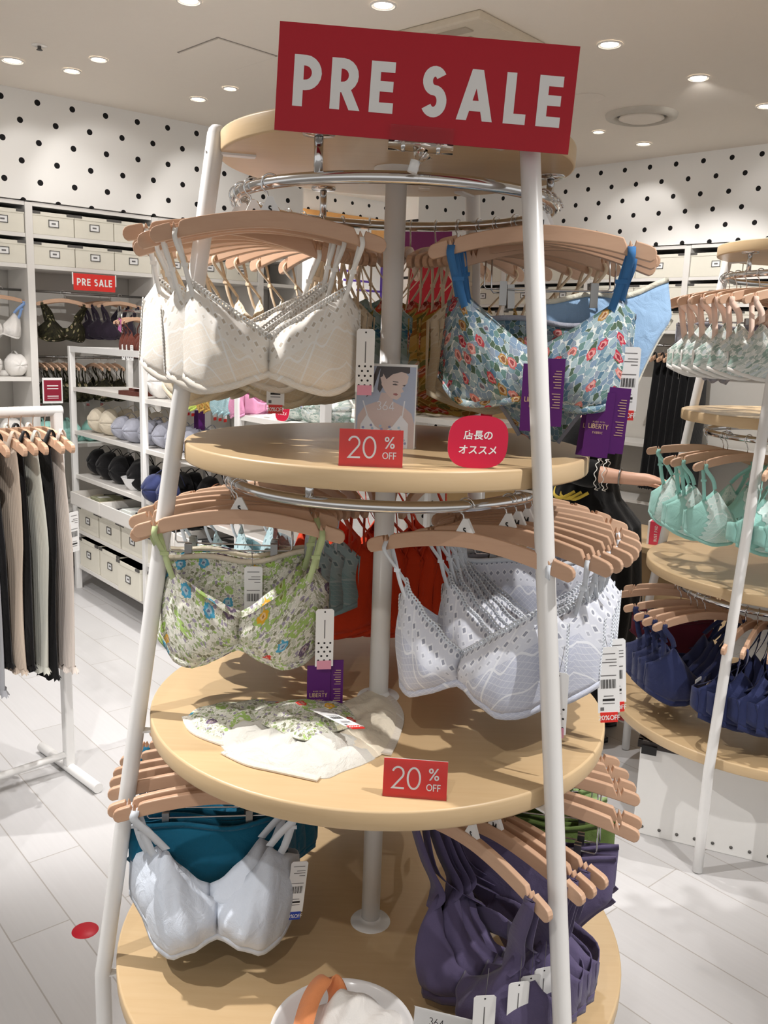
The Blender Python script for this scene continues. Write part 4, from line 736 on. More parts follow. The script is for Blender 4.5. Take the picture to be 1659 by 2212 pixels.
Mx = Matrix((X, -Zn if Zn.z < 0 else Zn, -Yn*-1)).transposed().to_4x4(); Mx.translation = (pa+pb)/2; o.matrix_local = Mx
# bowl on the lowest shelf
c = onz(740, 2232, Z4+.075); t = thing('bowl', 'white bowl on the lowest shelf at the bottom edge of the photo', 'bowl', (c.x, c.y, Z4))
m = MB(); m.lathe([(.0005, .001), (.055, .001), (.085, .02), (.115, .055), (.128, .078), (.131, .078), (.129, .082), (.122, .078), (.108, .052), (.08, .02), (.0005, .010)], 64); m.build('bowl_body', plain('white_ceramic', '#f1f1f2', .15, 0, .5, .01), t)
def cpile(label, name, mat, dx, dy, r, z, h, seed, tr=None):
    rnd = random.Random(seed); ph = [rnd.random()*6 for _ in range(5)]; m = MB()
    def fn(u, v):
        a = 2*pi*u; rr = r*v*(1+.16*sin(2*a+ph[0])+.10*sin(5*a+ph[1])); x, y = rr*cos(a), rr*sin(a)
        return (x, y, h*(1-v**2.2)+.012*sin(50*x+ph[2])*sin(46*y+ph[3])*(1-v*.5)+.006*sin(120*x-80*y+ph[4]), x, y)
    m.grid(fn, 40, 14); o = m.build(name, mat, None, (c.x+dx, c.y+dy, z)); tag(o, label, 'fabric swatch'); return o
cpile('white lace underwear heaped in the white bowl', 'lace_underwear', F_WHITE, .02, .03, .075, Z4+.055, .065, 4)
m = MB(); m.strap(smooth([(-.075, -.06, .05), (-.07, .0, .09), (-.055, .05, .115), (-.03, .075, .125), (-.012, .06, .10), (-.02, .03, .08)], 8), .04, .003, (.9, -.4, .3)); o = m.build('orange_sash', cloth('orange_sheer', '#ee9a66', .5), None, (c.x, c.y, Z4)); tag(o, 'sheer orange strap curling over the edge of the white bowl', 'strap')
Mx, w = stand_frame(onz(882, 2330, Z4), onz(1046, 2374, Z4), .22); t = root_at('size_table_card', 'white size table card in an acrylic stand before the purple bras', 'sign', Mx); h = .128
m = MB(); m.box((0, h/2, 0), (w, h, .001), 0); m.text('364', (-w*.2, h*.80, .0008), (1, 0, 0), (0, 1, 0), .0135, .09, 1, .1); m.text('SIZE TABLE', (w*.16, h*.80, .0008), (1, 0, 0), (0, 1, 0), .0065, .14, 2, .2)
for i in range(4):
    m.box((0, h*(.70-.18*i), .0007), (w*.86, .0006, .0002), 2); m.box((w*(-.43+.287*i), h*.43, .0007), (.0006, h*.54, .0002), 2)
m.build('card', [M_PAPER, M_INK, M_GREY], t); m = MB(); m.box((0, h/2, .002), (w*1.02, h*1.02, .0014)); m.box((0, .001, .02), (w*1.02, .002, .05)); m.build('acrylic_holder', M_CLEAR, t)
# floor stickers
for i, ((x, y), lb) in enumerate((((184, 2010), 'round red sticker on the floor left of the tower'), ((1348, 1551), 'round red sticker on the floor by the right tower'))):
    p = onz(x, y, 0); m = MB(); m.lathe([(.0005, .0012), (.036, .0012), (.037, 0)], 32); o = m.build('floor_sticker', M_RED, None, (p.x, p.y, 0)); tag(o, lb, 'sticker')
# ================================================================== BUILT-IN WALL SHELVES
def wall_unit(P0, ang, ups, zs, label, extra=(), rails=()):
    t = thing('wall_shelf_unit', label, 'shelf', (P0.x, P0.y, 0), ang)
    for s in ups: m = MB(); m.box((s, .20, 1.22), (.045, .40, 2.44)); m.build('upright', M_WSH, t, bevel=.002)
    for z, a, b in zs: m = MB(); m.box(((a+b)/2, .205, z), (b-a-.045, .385, .024)); m.build('shelf_board', M_WSH, t)
    for z, a, b, y in rails: m = MB(); m.tube([(a+.02, y, z), (b-.02, y, z)], .008, 10); m.build('clothes_rail', M_STEEL, t)
    return t
UPL = [-.70, .135, .962, 1.79, 2.13]; UPR = [-1.29, -.46, .365, 1.195, 2.025, 2.85]
zl = [(z, a, b) for a, b in zip(UPL[:-1], UPL[1:]) for z in (2.432, 2.244, 2.060)]+[(1.365, -.70, .135), (.95, -.70, .135), (.93, .135, .962), (.5, .135, .962), (1.2, .962, 1.79), (.75, .962, 1.79)]
wall_unit(L0, A1, UPL, zl, 'white built-in wall shelves along the left dotted wall', rails=[(1.917, -.70, .135, .14), (1.917, .135, .962, .14), (1.50, .135, .962, .22), (1.6, .962, 1.79, .2)])
zr = [(z, a, b) for a, b in zip(UPR[:-1], UPR[1:]) for z in (2.432, 2.205, 2.015, 1.820)]+[(.95, a, b) for a, b in zip(UPR[:-1], UPR[1:])]+[(.5, a, b) for a, b in zip(UPR[:-1], UPR[1:])]
wall_unit(R0, A2, UPR, zr, 'white built-in wall shelves along the right dotted wall', rails=[(1.72, a, b, .12) for a, b in zip(UPR[:-1], UPR[1:])])
def make_box(w, h, d):
    def f():
        t = thing('storage_box', '', ''); m = MB(); m.box((0, d/2, h/2), (w, d, h)); m.build('box_body', M_BOX, t, bevel=.003)
        m = MB(); m.box((0, d/2-.002, h-.012), (w+.004, d+.004, .024)); m.build('lid', M_BOX, t, bevel=.002)
        for sg in (-1, 1): m = MB(); m.box((sg*(w/2-.022), -.004, h-.006), (.05, .006, .016)); m.build('corner_clip', M_DARK, t)
        m = MB(); a, b, q = .032, .022, .004; z = h*.52
        for x, zz, dx, dz in ((0, b-q/2, 2*a, q), (0, -b+q/2, 2*a, q), (a-q/2, 0, q, 2*b), (-a+q/2, 0, q, 2*b)): m.box((x, -.003, z+zz), (dx, .005, dz))
        k = m.build('label_holder', M_DARK, t); m = MB(); m.box((0, -.0012, z), (2*a-2*q, .002, 2*b-2*q)); m.box((0, -.0025, z), (.026, .0006, .010), 1); m.build('label_card', [M_PAPER, M_GREY], k)
        return t
    return f
NB = {0: 'left bay', 1: 'bay over the small sale sign', 2: 'bay right of the small sale sign', 3: 'last left wall bay'}
C3 = ['left', 'middle', 'right']
for bi, (a, b) in enumerate(zip(UPL[:-2], UPL[1:-1])):
    for ri, (z0, h) in enumerate(((2.256, .150), (2.072, .150))):
        for k in range(3):
            x = a+.0225+(b-a-.045)*(k+.5)/3; p = LW(x, .012, z0)
            inst(('box', .256, .136), make_box(.256, .136, .34), f'cream storage box, {C3[k]} of {["upper","lower"][ri]} row, {NB[bi]}', 'box', p, A1, 'cream boxes on the left wall shelves')
for bi, (a, b) in enumerate(zip(UPR[:-1], UPR[1:])):
    for ri, (z0, h) in enumerate(((2.217, .168), (2.027, .140), (1.832, .140))):
        for k in range(2):
            x = a+.0225+(b-a-.045)*(k+.5)/2; p = RW(x, .012, z0)
            inst(('box', .385, h), make_box(.385, h, .34), f'cream storage box, {["left","right"][k]} of {["top","middle","bottom"][ri]} row, {ORD[bi]} right wall bay', 'box', p, A2, 'cream boxes on the right wall shelves')
# small sale sign under the boxes
p = LW(.53, -.012, 1.985); t = thing('sale_sign', 'small red sale sign hanging under the boxes on the left wall', 'sign', p, A1)
m = MB(); m.box((0, 0, .0), (.275, .004, .105), 0); m.text('PRE SALE', (0, -.003, -.022), (1, 0, 0), (0, 0, 1), .045, .19, 1, .13); m.build('panel', [M_RED2, M_PAPER], t)
for sg in (-1, 1): m = MB(); m.box((sg*.142, .0, .02), (.008, .004, .075)); m.build('side_clip', M_PAPER, t)
# clothes on the left wall
def wl(kind, s, y, z, label, face=True, sc=.8, tilt=0, pant=None, let=None, grp=None):
    p = LW(s, y, z); hang(kind, p, A1+pi if face else A1+pi/2, label, 'wooden hanger of '+label, grp, let, tilt, pant, sc, 'hangers of '+grp if grp else None)
wl('olive', .36, .10, 1.917, 'olive lace bra facing out at front, left wall rail', sc=.86)
wl('olive', .40, .16, 1.917, 'olive lace bra second from front, left wall rail', sc=.86)
wl('dark plum', .745, .10, 1.917, 'dark plum bra facing out at front, left wall rail', sc=.8)
wl('dark plum', .70, .16, 1.917, 'dark plum bra second from front, left wall rail', sc=.8)
wl('dark plum', .665, .22, 1.917, 'dark plum bra third from front, left wall rail', sc=.8)
for i in range(7): wl('olive tag' if i == 1 else 'olive', .23+.042*i, .22, 1.50, f'olive lace bra, {ORD[i]} from left, left half of lower wall rail', False, .8, 0, None, None, 'olive bras on the lower wall rail')
for i in range(4): wl('olive tag' if i % 2 == 0 else 'olive', .60+.05*i, .22, 1.50, f'olive lace bra, {ORD[i]} from left, right half of lower wall rail', False, .8, 0, None, None, 'right olive bras on the lower wall rail')
for i in range(5): wl('pink', .99+.06*i, .16, 1.60, f'pink bra, {ORD[i]} from left, behind the shelf with folded brown briefs', False, .8, 0, None, None, 'pink bras on the left wall')
wl('white blue strap', -.03, .08, 1.917, 'white lace bra with blue straps at the left photo edge', sc=.86)
wl('white blue strap', -.36, .08, 1.917, 'white bra with blue straps left of the other one', sc=.86)
def make_cups(fab, r=.075):
    def f():
        t = thing('cup_bra', '', ''); w = r*2.15
        for sg in (-1, 1):
            m = MB()
            def fn(u, v):
                a = 2*pi*u; q = pi/2*v; rr = r*sin(q)*(1+.03*sin(3*a+sg)); return (sg*w/2+rr*cos(a), -.085*cos(q)*(1+.04*sin(5*a)), r*.95+rr*sin(a)*.95+.004*sin(7*a)*v, sg*w/2+rr*cos(a), rr*sin(a))
            m.grid(fn, 28, 10); m.build('cup', fab, t, solid=.002)
        m = MB(); m.grid(lambda u, v: ((2*u-1)*(w/2+r), .004+.12*abs(2*u-1)**4+.004*sin(20*u), .002+.035*v, u*.3, v*.03), 24, 2); m.build('band', fab, t, solid=.002)
        for sg in (-1, 1): m = MB(); m.strap(smooth([(sg*w*.55, -.01, r*1.85), (sg*w*.5, .04, r*2.1), (sg*w*.4, .08, r*1.3)], 5), .012, .0015, (1, 0, 0)); m.build('strap', fab, t)
        return t
    return f
CF = {'cream': F_CREAM, 'white': F_WHITE, 'grey lavender': F_GREYL, 'black': F_BLKC, 'navy': F_NAVY, 'mint': F_MINT, 'red': cloth('red_cloth', '#c01530'), 'white floral': F_WFLOR, 'copper': cloth('copper_lace', '#c88a66')}
def cups(col, p, rz, label, grp=None, r=.075): return inst(('cups', col, r), make_cups(CF[col], r), label, 'bra', p, rz, grp)
for i, s in enumerate((-.02, -.36)): cups('white', LW(s, .14, 1.378), A1, ['white moulded cup bra lying on the left wall shelf', 'white moulded cup bra left of the other on that shelf'][i])
for i, s in enumerate((-.05, -.22)): cups('white', LW(s, .2, .963), A1, ['white bra on the low shelf behind the clothes rack', 'white bra left of the other behind the clothes rack'][i])
for i, s in enumerate((.30, .46)): cups('mint', LW(s, .13, .943), A1, ['mint cup bra on the low wall shelf, left', 'mint cup bra beside the small red thirty percent card'][i])
a_ = LW(.59, .06, .943); b_ = LW(.72, .06, .943); card20('small red thirty percent card beside the mint cups', a_, b_, .07, '30')
p = LW(.205, -.10, 1.30); t = thing('shelf_sign', 'dark crimson rounded sign behind the clothes rack bar', 'sign', p, A1)
m = MB(); m.box((0, 0, 0), (.125, .003, .16), 0); m.box((0, -.003, 0), (.108, .003, .13), 1)
for z in (.03, .012, -.035, -.047): m.box((0, -.0048, z), (.07, .0006, .006 if z != -.047 else .004), 0)
m.build('sign_board', [M_PAPER, plain('dark_crimson', '#8c1430', .5)], t, bevel=.002)
m = MB(); m.tube([(0, .01, -.08), (0, .01, -1.29)], .006, 8); m.lathe([(.0005, -1.296), (.07, -1.296), (.075, -1.30)], 24, c=(0, .01)); m.build('sign_stand', M_STEEL, t)
# ================================================================== FREE-STANDING WHITE SHELF UNIT
UA = Vector((-2.03, 3.848, 0)); UB = Vector((-1.354, 3.046, 0)); UE = (UB-UA).normalized(); UN = Vector((-UE.y, UE.x, 0)); AU = math.atan2(UE.y, UE.x); UL = (UB-UA).length
def UW(s, y, z): return UA+UE*s+UN*y+Vector((0, 0, z))
t = thing('shelving_unit', 'white metal framed shelving unit standing out from the left wall', 'shelf', UA, AU)
SX = [0, UL, UL*1.97, 2.74]; DP = .42
for s in SX:
    for y in (.0175, DP-.0175): m = MB(); m.box((s, y, .79), (.035, .035, 1.58)); m.build('post', M_WMET, t, bevel=.002)
    m = MB(); m.box((s, DP/2, 1.5625), (.03, DP-.06, .03)); m.box((s, DP/2, .16), (.03, DP-.06, .03)); m.build('side_rail', M_WMET, t)
for a, b in zip(SX[:-1], SX[1:]):
    for y in (.0175, DP-.0175): m = MB(); m.box(((a+b)/2, y, 1.5625), (b-a-.035, .03, .035)); m.build('top_rail', M_WMET, t)
    for z in (1.325, 1.05, .765, .585, .405, .165): e = b-.5 if z > 1.3 and SX.index(a) == 1 else b; m = MB(); m.box(((a+e)/2, DP/2, z-.012), (e-a-.036, DP-.03, .024)); m.build('shelf_board', M_WSH, t)
for k, (s, w) in enumerate(((.33, .46), (.80, .46), (1.30, .46), (1.78, .46))):
    lb = ['left tray of packed underwear under the black bras', 'second tray with packed floral underwear at the shelf front', 'third tray with dark packs right of the shelf post', 'fourth tray behind the green floral bra'][k]
    t = thing('display_tray', lb, 'tray', UW(s, -.02, .588), AU, 'trays on the white shelving unit'); m = MB(); d = .36
    for x, y, dx, dy in ((0, 0, w, .01), (0, d, w, .01), (-w/2, d/2, .01, d), (w/2, d/2, .01, d)): m.box((x, y-.03, .045), (dx, dy, .075))
    m.box((0, d/2-.03, .006), (w, d, .01)); m.build('tray_body', M_WSH, t)
    rnd = random.Random(k)
    for j in range(5):
        q = MB(); q.box((0, 0, 0), (.13, .16, .022)); q.box((.0, -.02, .0115), (.05, .07, .001), 1); o = q.build('package', [[F_CREAM, F_BLKC, F_GREEN, F_WFLOR][(j+k) % 4] if k < 2 else F_BLKC, M_PAPER], None, UW(s-.14+.07*j, .07+.11*(j % 2)+.02, .588+.035+.012*(j % 3)), AU+rnd.uniform(-.6, .6), bevel=.006); o.rotation_euler.x = rnd.uniform(-.12, .12)
        tag(o, f'packed underwear, {ORD[j]} from left in the {["left","second","third","fourth"][k]} tray', 'package', 'packs in the trays')
for r_, (z, h) in enumerate(((.405, .155), (.165, .185))):
    for k in range(6):
        s = .19+.335*k+(.02 if k > 2 else 0); inst(('box', .31, h), make_box(.31, h, .34), f'cream storage box, {ORD[k]} from left on the {["upper","lowest"][r_]} shelf of the white unit', 'box', UW(s, .02-(.03 if k == 2 and r_ else 0), z), AU, 'boxes in the white shelving unit')
N_ = 0
for i, (s, y) in enumerate(((.30, .12), (.44, .24), (.56, .30))): cups('cream', UW(s, y, 1.05), AU, f'cream cup bra, {ORD[i]} from left on the white shelving unit', 'cream cup bras', .085)
for i, (s, y) in enumerate(((.70, .10), (.84, .13), (.98, .18), (1.16, .14), (1.34, .2), (1.5, .14))): cups('grey lavender', UW(s, y, 1.05), AU, f'grey lavender cup bra, {ORD[i]} from left on the white shelving unit', 'grey lavender cup bras')
for i, (s, y) in enumerate(((.20, .15), (.40, .13), (.58, .18), (.86, .13), (1.16, .16), (1.36, .22))): cups('black', UW(s, y, .765), AU, f'black cup bra, {ORD[i]} from left on the white shelving unit', 'black cup bras', .09)
cups('navy', UW(1.27, .03, .765), AU, 'navy cup bra on the white shelf beside the tower leg', None, .085); cups('copper', UW(1.75, .1, .765), AU, 'copper lace bra on the white shelf behind the green floral bra', None, .08)
p = UW(.74, .10, .765); t = thing('bowl', 'small white bowl among the black bras on the shelving unit', 'bowl', p); m = MB(); m.lathe([(.0005, 0), (.035, 0), (.06, .03), (.082, .075), (.085, .078), (.079, .077), (.055, .03), (.0005, .008)], 40); m.build('bowl_body', MATS['white_ceramic'], t)
for i, (s, y) in enumerate(((1.17, .12), (1.36, .16))): cups('white', UW(s, y, 1.325), AU, ['large white cup bra on top shelf behind the white lace bra', 'white cup bra right of the large one, top shelf'][i], None, .10)
m = MB(); m.box((0, 0, .012), (.2, .13, .024)); m.box((.03, .01, .032), (.13, .10, .016)); m.box((.05, -.02, .042), (.05, .08, .001), 1); o = m.build('folded_briefs', [F_BROWN, M_PAPER], None, UW(.80, .10, 1.326), AU+.2, bevel=.007); tag(o, 'folded brown briefs on the top shelf of the white unit', 'panties')
for i, s in enumerate((.46, .52, .58)): hang('brown', UW(s, .2, 1.80), AU+pi+.25, f'brown bra, {ORD[i]} from left above the white shelving unit', f'wooden hanger of brown bra, {ORD[i]} from left above shelving', 'brown bras', None, 0, None, .72, 'hangers of brown bras')
t = thing('hanging_bar', 'chrome bar on clear clip above the white unit with brown bras', 'clothes rail', UW(.36, .2, 0), AU); m = MB(); m.tube([(0, 0, 1.80), (.4, 0, 1.80)], .006, 10); m.build('bar', M_CHROME, t)
for x in (.0, .4): m = MB(); m.tube([(x, 0, 1.80), (x, 0, 1.578)], .006, 10); m.build('bar_post', M_CHROME, t)
t = thing('new_tag', 'pink square tag clipped to the bar over the brown bras', 'tag', UW(.40, .17, 1.72), AU-.15); m = MB(); m.box((0, 0, 0), (.065, .002, .075)); m.text('NEW', (0, -.0016, -.01), (1, 0, 0), (0, 0, 1), .018, .16, 1, .1); o = m.build('card', [plain('pink_card', '#d67ab8', .5), M_PAPER], t); o.rotation_euler.y = .25; m = MB(); m.box((0, 0, .075), (.03, .014, .07)); m.build('clip', M_CLEAR, t)
# ================================================================== CLOTHES RACK AT THE LEFT EDGE
RB = Vector((-1.186, 1.372, 0)); FD = Vector((.726, -.688, 0)).normalized(); BD = Vector((FD.y, -FD.x, 0)); AR = math.atan2(FD.y, FD.x)
t = thing('clothes_rack', 'white tubular clothes rack at the left edge of the photo', 'clothes rack', RB, AR)
HB = 1.395; BL = .62   # local x = foot direction, local -y = along the bar
for y in (0, -BL):
    m = MB(); m.tube([(-.235, y, .02), (.225, y, .02)], .019, 16); m.build('foot', M_WMET, t)
    m = MB(); m.box((0, y, HB/2+.02), (.036, .036, HB-.02)); m.build('post', M_WMET, t, bevel=.006)
m = MB(); m.tube([(0, .018, HB), (0, -BL-.018, HB)], .019, 16); m.build('top_bar', M_WMET, t); m = MB(); m.tube([(0, 0, .075), (0, -BL, .075)], .014, 12); m.build('lower_bar', M_WMET, t)
def make_garment(mat, L=.82, w=.17, th=.022, seed=0, neck=True, hem=None):
    def f():
        t = thing('garment', '', ''); rnd = random.Random(seed); ph = [rnd.random()*6 for _ in range(4)]; m = MB()
        def fn(u, v):
            a = 2*pi*u; ww = w*(.72+.35*min(1, v*2.2))*(1-.10*v)*(1+.05*sin(6*v+ph[0])); tt = th*(1+.5*v+.4*sin(9*v+ph[1])*v)
            fold = .006*sin(3*a+7*v+ph[2])*v
            return (ww*cos(a)+.01*sin(5*v+ph[3]), (tt+fold)*sin(a)+.012*sin(4*v+ph[0])*v, -.075-L*v-(.02*abs(cos(a)) if v == 0 else 0)+(.006*sin(14*a) if v > .99 else 0), u*.6, v*L)
        m.grid(fn, 40, 26); m.build('cloth_body', mat, t)
        for sg in (-1, 1): m = MB(); m.strap(smooth([(sg*w*.62, .01, -.12), (sg*.125, .012, -.075), (sg*.125, 0, -.052), (sg*.125, -.012, -.075), (sg*w*.6, -.01, -.12)], 4), .022, .002, (1, 0, 0)); m.build('strap', mat, t)
        m = MB(); m.grid(lambda u, v: ((w*.96+.012*v)*cos(2*pi*u)+.01*sin(5+ph[3]), (th*1.5+.012*v*(1+.8*sin(28*pi*u)))*sin(2*pi*u)+.012*sin(4+ph[0]), -.070-L-.022*v+.005*sin(40*pi*u)*v, u, v), 80, 2); m.build('frilled_hem', hem or mat, t)
        return t
    return f
def ribknit(name, c):
    t = NT(name, .9, 0, .2); u, d, _ = t.xyz(t.uv()); s = t.ma('SINE', t.ma('MULTIPLY', u, 700)); c = lin(c); t.col(t.mix(t.ma('MULTIPLY_ADD', s, .5, .5), tuple(x*.82 for x in c[:3])+(1,), c)); t.bump(s, .25, .0015); return t.m
GK = [('dusty pink cream', ribknit('rib_cream_pink', '#efe3da'), .84), ('black', F_BLKC, .86), ('pale sage', ribknit('rib_sage', '#e3e3d8'), .82), ('black', F_BLKC, .80), ('beige ribbed', ribknit('rib_beige', '#dfcdbb'), .80), ('black', F_BLKC, .78), ('heather grey', ribknit('rib_grey', '#b9bac0'), .86), ('pale green', ribknit('rib_pale_green', '#bfc3a2'), .74), ('black', F_BLKC, .70), ('white', F_WHITE, .70), ('dark grey', F_DPURP, .8), ('pale green', ribknit('rib_pale_green_two', '#bfc3a2'), .78), ('white', F_WHITE, .8)]
for i, (n_, mt, L) in enumerate(GK):
    p = RB+BD*(.045+.043*i)+Vector((0, 0, HB)); rz = AR+(.04*sin(i*2.1))
    inst(('rackhanger',), lambda: make_hanger(None), f'wooden hanger, {ORD[i]} from the post on the left clothes rack', 'hanger', p, rz, 'hangers on the left clothes rack').scale = (1.05, 1.2, 1.2)
    o = make_garment(mt, L, .165 if n_ != 'black' else .135, .012, i)(); o.location = p; o.rotation_euler = (0, 0, rz); tag(o, f'{n_} long garment, {ORD[i]} from the post on the left clothes rack', 'clothing', 'garments on the left clothes rack')
    if i == 0: tag_price(o, .155, .02, -.34, 1.25, -1.2, 0, False)
    if i == 10: tag_price(o, .12, .02, -.84, 1.2, -1.2, 0, False)
p = RB+BD*.40+FD*.17+Vector((0, 0, .50)); t = thing('caution_tag', 'white warning tag with orange triangle under the left rack clothes', 'tag', p, AR+.55)
m = MB(); m.box((0, 0, 0), (.085, .0015, .12), 0); put_cjk(m, '注意', (.012, -.0016, .028), (1, 0, 0), (0, 0, 1), .022, 1, .02); m.poly([(-.036, -.0016, .028), (-.018, -.0016, .028), (-.027, -.0016, .044)], 2); m.poly([(.010, -.0016, -.045), (.034, -.0016, -.045), (.022, -.0016, -.022)], 2)
for i in range(4): m.box((-.004, -.001, .018-.010*i), (.064, .001, .004), 3)
m.build('card', [M_PAPER, M_INK, plain('warning_orange', '#e86a3a', .5), plain('pale_pink_ink', '#dcb0b0', .6)], t); m = MB(); m.tube([(0, 0, .06), (-.02, .02, .12)], .0012, 5); m.build('string', M_PAPER, t)
# underwear hanging in the middle of the white unit, and things on its last shelf
for i, (k, s) in enumerate((('lime', 1.50), ('lime', 1.55), ('gold floral', 1.64), ('gold floral', 1.69), ('teal', 1.78), ('teal', 1.83), ('teal', 1.88), ('pink', 1.95), ('pink', 2.0))):
    n_ = {'lime': 'lime green bra', 'gold floral': 'golden floral bra', 'teal': 'grey teal bra', 'pink': 'pink bra'}[k]
    hang(k, UW(s, .1, 1.60), AU+pi/2+.5, f'{n_}, {ORD[i]} of the row hanging behind the tower leg', f'wooden hanger of {n_}, {ORD[i]} of the row behind the tower leg', 'bras hanging on the white unit', None, 0, None, .85, 'hangers on the white unit')
for i, s in enumerate((2.12, 2.19, 2.26, 2.33, 2.40)): hang('white violet floral' if i > 2 else 'teal', UW(s, .30, 1.60), AU+pi/2+.4, f'blue patterned bra, {ORD[i]} of the row over the last white shelf', f'wooden hanger of blue patterned bra, {ORD[i]} over last white shelf', 'blue bras over the last shelf', None, 0, None, .85, 'hangers over the last shelf')
for i, s in enumerate((2.46, 2.63)): cups('white floral', UW(s, .12, 1.325), AU, ['white floral cup bra on the shelf behind the red rounded sign', 'white floral cup bra left of the photo card'][i], None, .07)
reco('partly hidden rounded red sign with white writing on the white shelf', UW(2.36, .03, 1.325), UW(2.44, .03, 1.325), .095)
m = MB(); m.lathe([(.0005, 0), (.05, .0), (.052, .006), (.012, .012), (.010, .07), (.0005, .07)], 32); o = m.build('display_stand', M_WMET, None, UW(2.24, .1, 1.326)); tag(o, 'small white round display stand on the white shelf', 'display stand')
# ================================================================== ALCOVE AT THE BACK
def onLW(px, py, y):
    p0 = L0+N1*y; d = ray(px, py); p = CAMP+d*((p0-CAMP).dot(N1)/d.dot(N1)); return (p-L0).dot(E1), p.z
def poster(x0, y0, x1, y1, label, mat, extra=None, dy=0):
    a = onLW(x0, y1, 1.6-dy); b = onLW(x1, y0, 1.6-dy); w, h = abs(b[0]-a[0]), abs(b[1]-a[1]); p = LW((a[0]+b[0])/2, 1.592-dy, (a[1]+b[1])/2)
    t = thing('poster', label, 'poster', p, A1); m = MB(); m.box((0, 0, 0), (w, .006, h), 0)
    mats = [mat]
    if extra: mats += extra(m, w, h)
    m.build('sheet', mats, t)
M_ORG = plain('apricot_paper', '#eab06a', .6); M_VIO = plain('violet_paper', '#5a3aa0', .6); M_MAG = plain('plum_paper', '#7a1f5c', .6)
def ex1(m, w, h): m.box((0, -.004, -.03*h), (w*.66, .004, h*.72), 1); m.box((-.05*w, -.0065, -.05*h), (w*.35, .002, h*.06), 2); return [M_PAPER, M_VIO]
def ex2(m, w, h):
    m.text('23', (0, -.0035, h*.12), (1, 0, 0), (0, 0, 1), h*.3, .12, 1, .3); m.text('22', (0, -.0035, -h*.34), (1, 0, 0), (0, 0, 1), h*.3, .12, 1, .3)
    for z in (.08, -.37): m.box((0, -.0034, z*h), (w*.8, .001, h*.02), 2)
    return [plain('rose_ink', '#e0607c', .6), M_GREY]
def ex3(m, w, h):
    for i in range(5): m.box((w*(-.3+.15*i), -.004, h*(.3-.13*i)), (w*.3, .002, h*.03), 1)
    m.box((w*.46, -.004, 0), (w*.06, .002, h), 1); return [M_VIO]
poster(560, 478, 845, 522, 'apricot poster with white sheet high on the back wall', M_ORG, ex1)
poster(590, 545, 640, 612, 'white calendar sheet with pink numbers behind the cream bras', M_PAPER, ex2, .01)
poster(640, 525, 835, 660, 'large white notice with violet print behind the middle pole', M_PAPER, ex3)
poster(545, 530, 600, 640, 'apricot panel beside the calendar sheet', M_ORG, None, .005)
poster(872, 498, 975, 545, 'plum banner high right of the middle pole', M_MAG, None, 1.61)
poster(880, 552, 990, 680, 'red panel right of the middle pole behind the mustard bras', M_RED, None, 1.606)
spot(LW(2.75, .75, CEIL-.03), LW(2.75, 1.5, 1.9), 95, 110).name = 'alcove_lamp_light'
p = ony(945, 905, 3.3); t = thing('display_table', 'white table behind the photo card with cream bra on it', 'table', (p.x+.12, 3.45, 0), A2); m = MB(); m.box((0, 0, p.z-.015), (.75, .4, .03)); m.build('tabletop', M_WSH, t)
for sx in (-1, 1):
    for sy in (-1, 1): m = MB(); m.box((sx*.355, sy*.18, p.z/2-.015), (.03, .03, p.z-.03)); m.build('leg', M_WMET, t)
cups('cream', (p.x-.06, 3.5, p.z), A2, 'cream bra on the white table right of the photo card', None, .075); cups('red', (p.x+.16, 3.5, p.z), A2, 'red bra on the white table right of the photo card', None, .06)
p = ony(1075, 1010, 4.3); t = thing('wood_cabinet', 'tan wooden cabinet behind the recommendation sign', 'cabinet', (p.x+.05, 4.3, 0), A2); m = MB(); m.box((0, 0, .675), (.7, .4, 1.35)); m.build('body', plain('tan_laminate', '#c9a877', .5), t, bevel=.004)
for sx in (-1, 1): m = MB(); m.box((sx*.172, -.208, .68), (.33, .016, 1.28)); d_ = m.build('door', plain('tan_laminate', '#c9a877'), t, bevel=.002); m = MB(); m.tube([(sx*.03, -.23, .70), (sx*.03, -.23, .82)], .005, 8); m.build('handle', M_STEEL, d_)
# ================================================================== RIGHT SIDE
def onRW(px, py, y):
    p0 = R0+N2*y; d = ray(px, py); p = CAMP+d*((p0-CAMP).dot(N2)/d.dot(N2)); return (p-R0).dot(E2), p.z
for i, px_ in enumerate((1436, 1452, 1466, 1480, 1496, 1515)):
    s, z = onRW(px_, 760, .12); p = RW(s, .10, 1.72)
    inst(('rackhanger',), lambda: make_hanger(None), f'wooden hanger of black dress, {ORD[i]} from left, right wall rail', 'hanger', p, A2+pi/2, 'hangers with black dresses')
    inst(('blackdress',), make_garment(F_BLKC, 1.0, .17, .03, 40), f'long black dress, {ORD[i]} from left on the right wall rail', 'clothing', p, A2+pi/2, 'black dresses on the right wall')
# large box under the right tower
a = onz(1366, 1797, 0); b = onz(1660, 1868, 0); X = (b-a).normalized(); ang = math.atan2(X.y, X.x); w = (b-a).length*1.06; Nn = Vector((-X.y, X.x, 0)); hB = .345
t = thing('storage_box', 'large white lidded box with rivets under the right tower', 'box', a, ang); m = MB(); m.box((w/2, .22, hB/2), (w, .44, hB)); m.build('box_body', plain('white_board', '#ecebe8', .5, 0, .4, .01), t, bevel=.003)
m = MB()
for x, y, dx, dy in ((w/2, 0, w+.02, .02), (w/2, .44, w+.02, .02), (0, .22, .02, .46), (w, .22, .02, .46)): m.box((x, y, hB-.004), (dx, dy, .028))
m.build('lid_rim', plain('dark_brown_rim', '#2a221e', .4), t, bevel=.003); m = MB(); m.box((w/2, .22, hB+.001), (w, .44, .004)); m.build('lid_top', plain('brown_smoke_lid', '#3a2c24', .2), t)
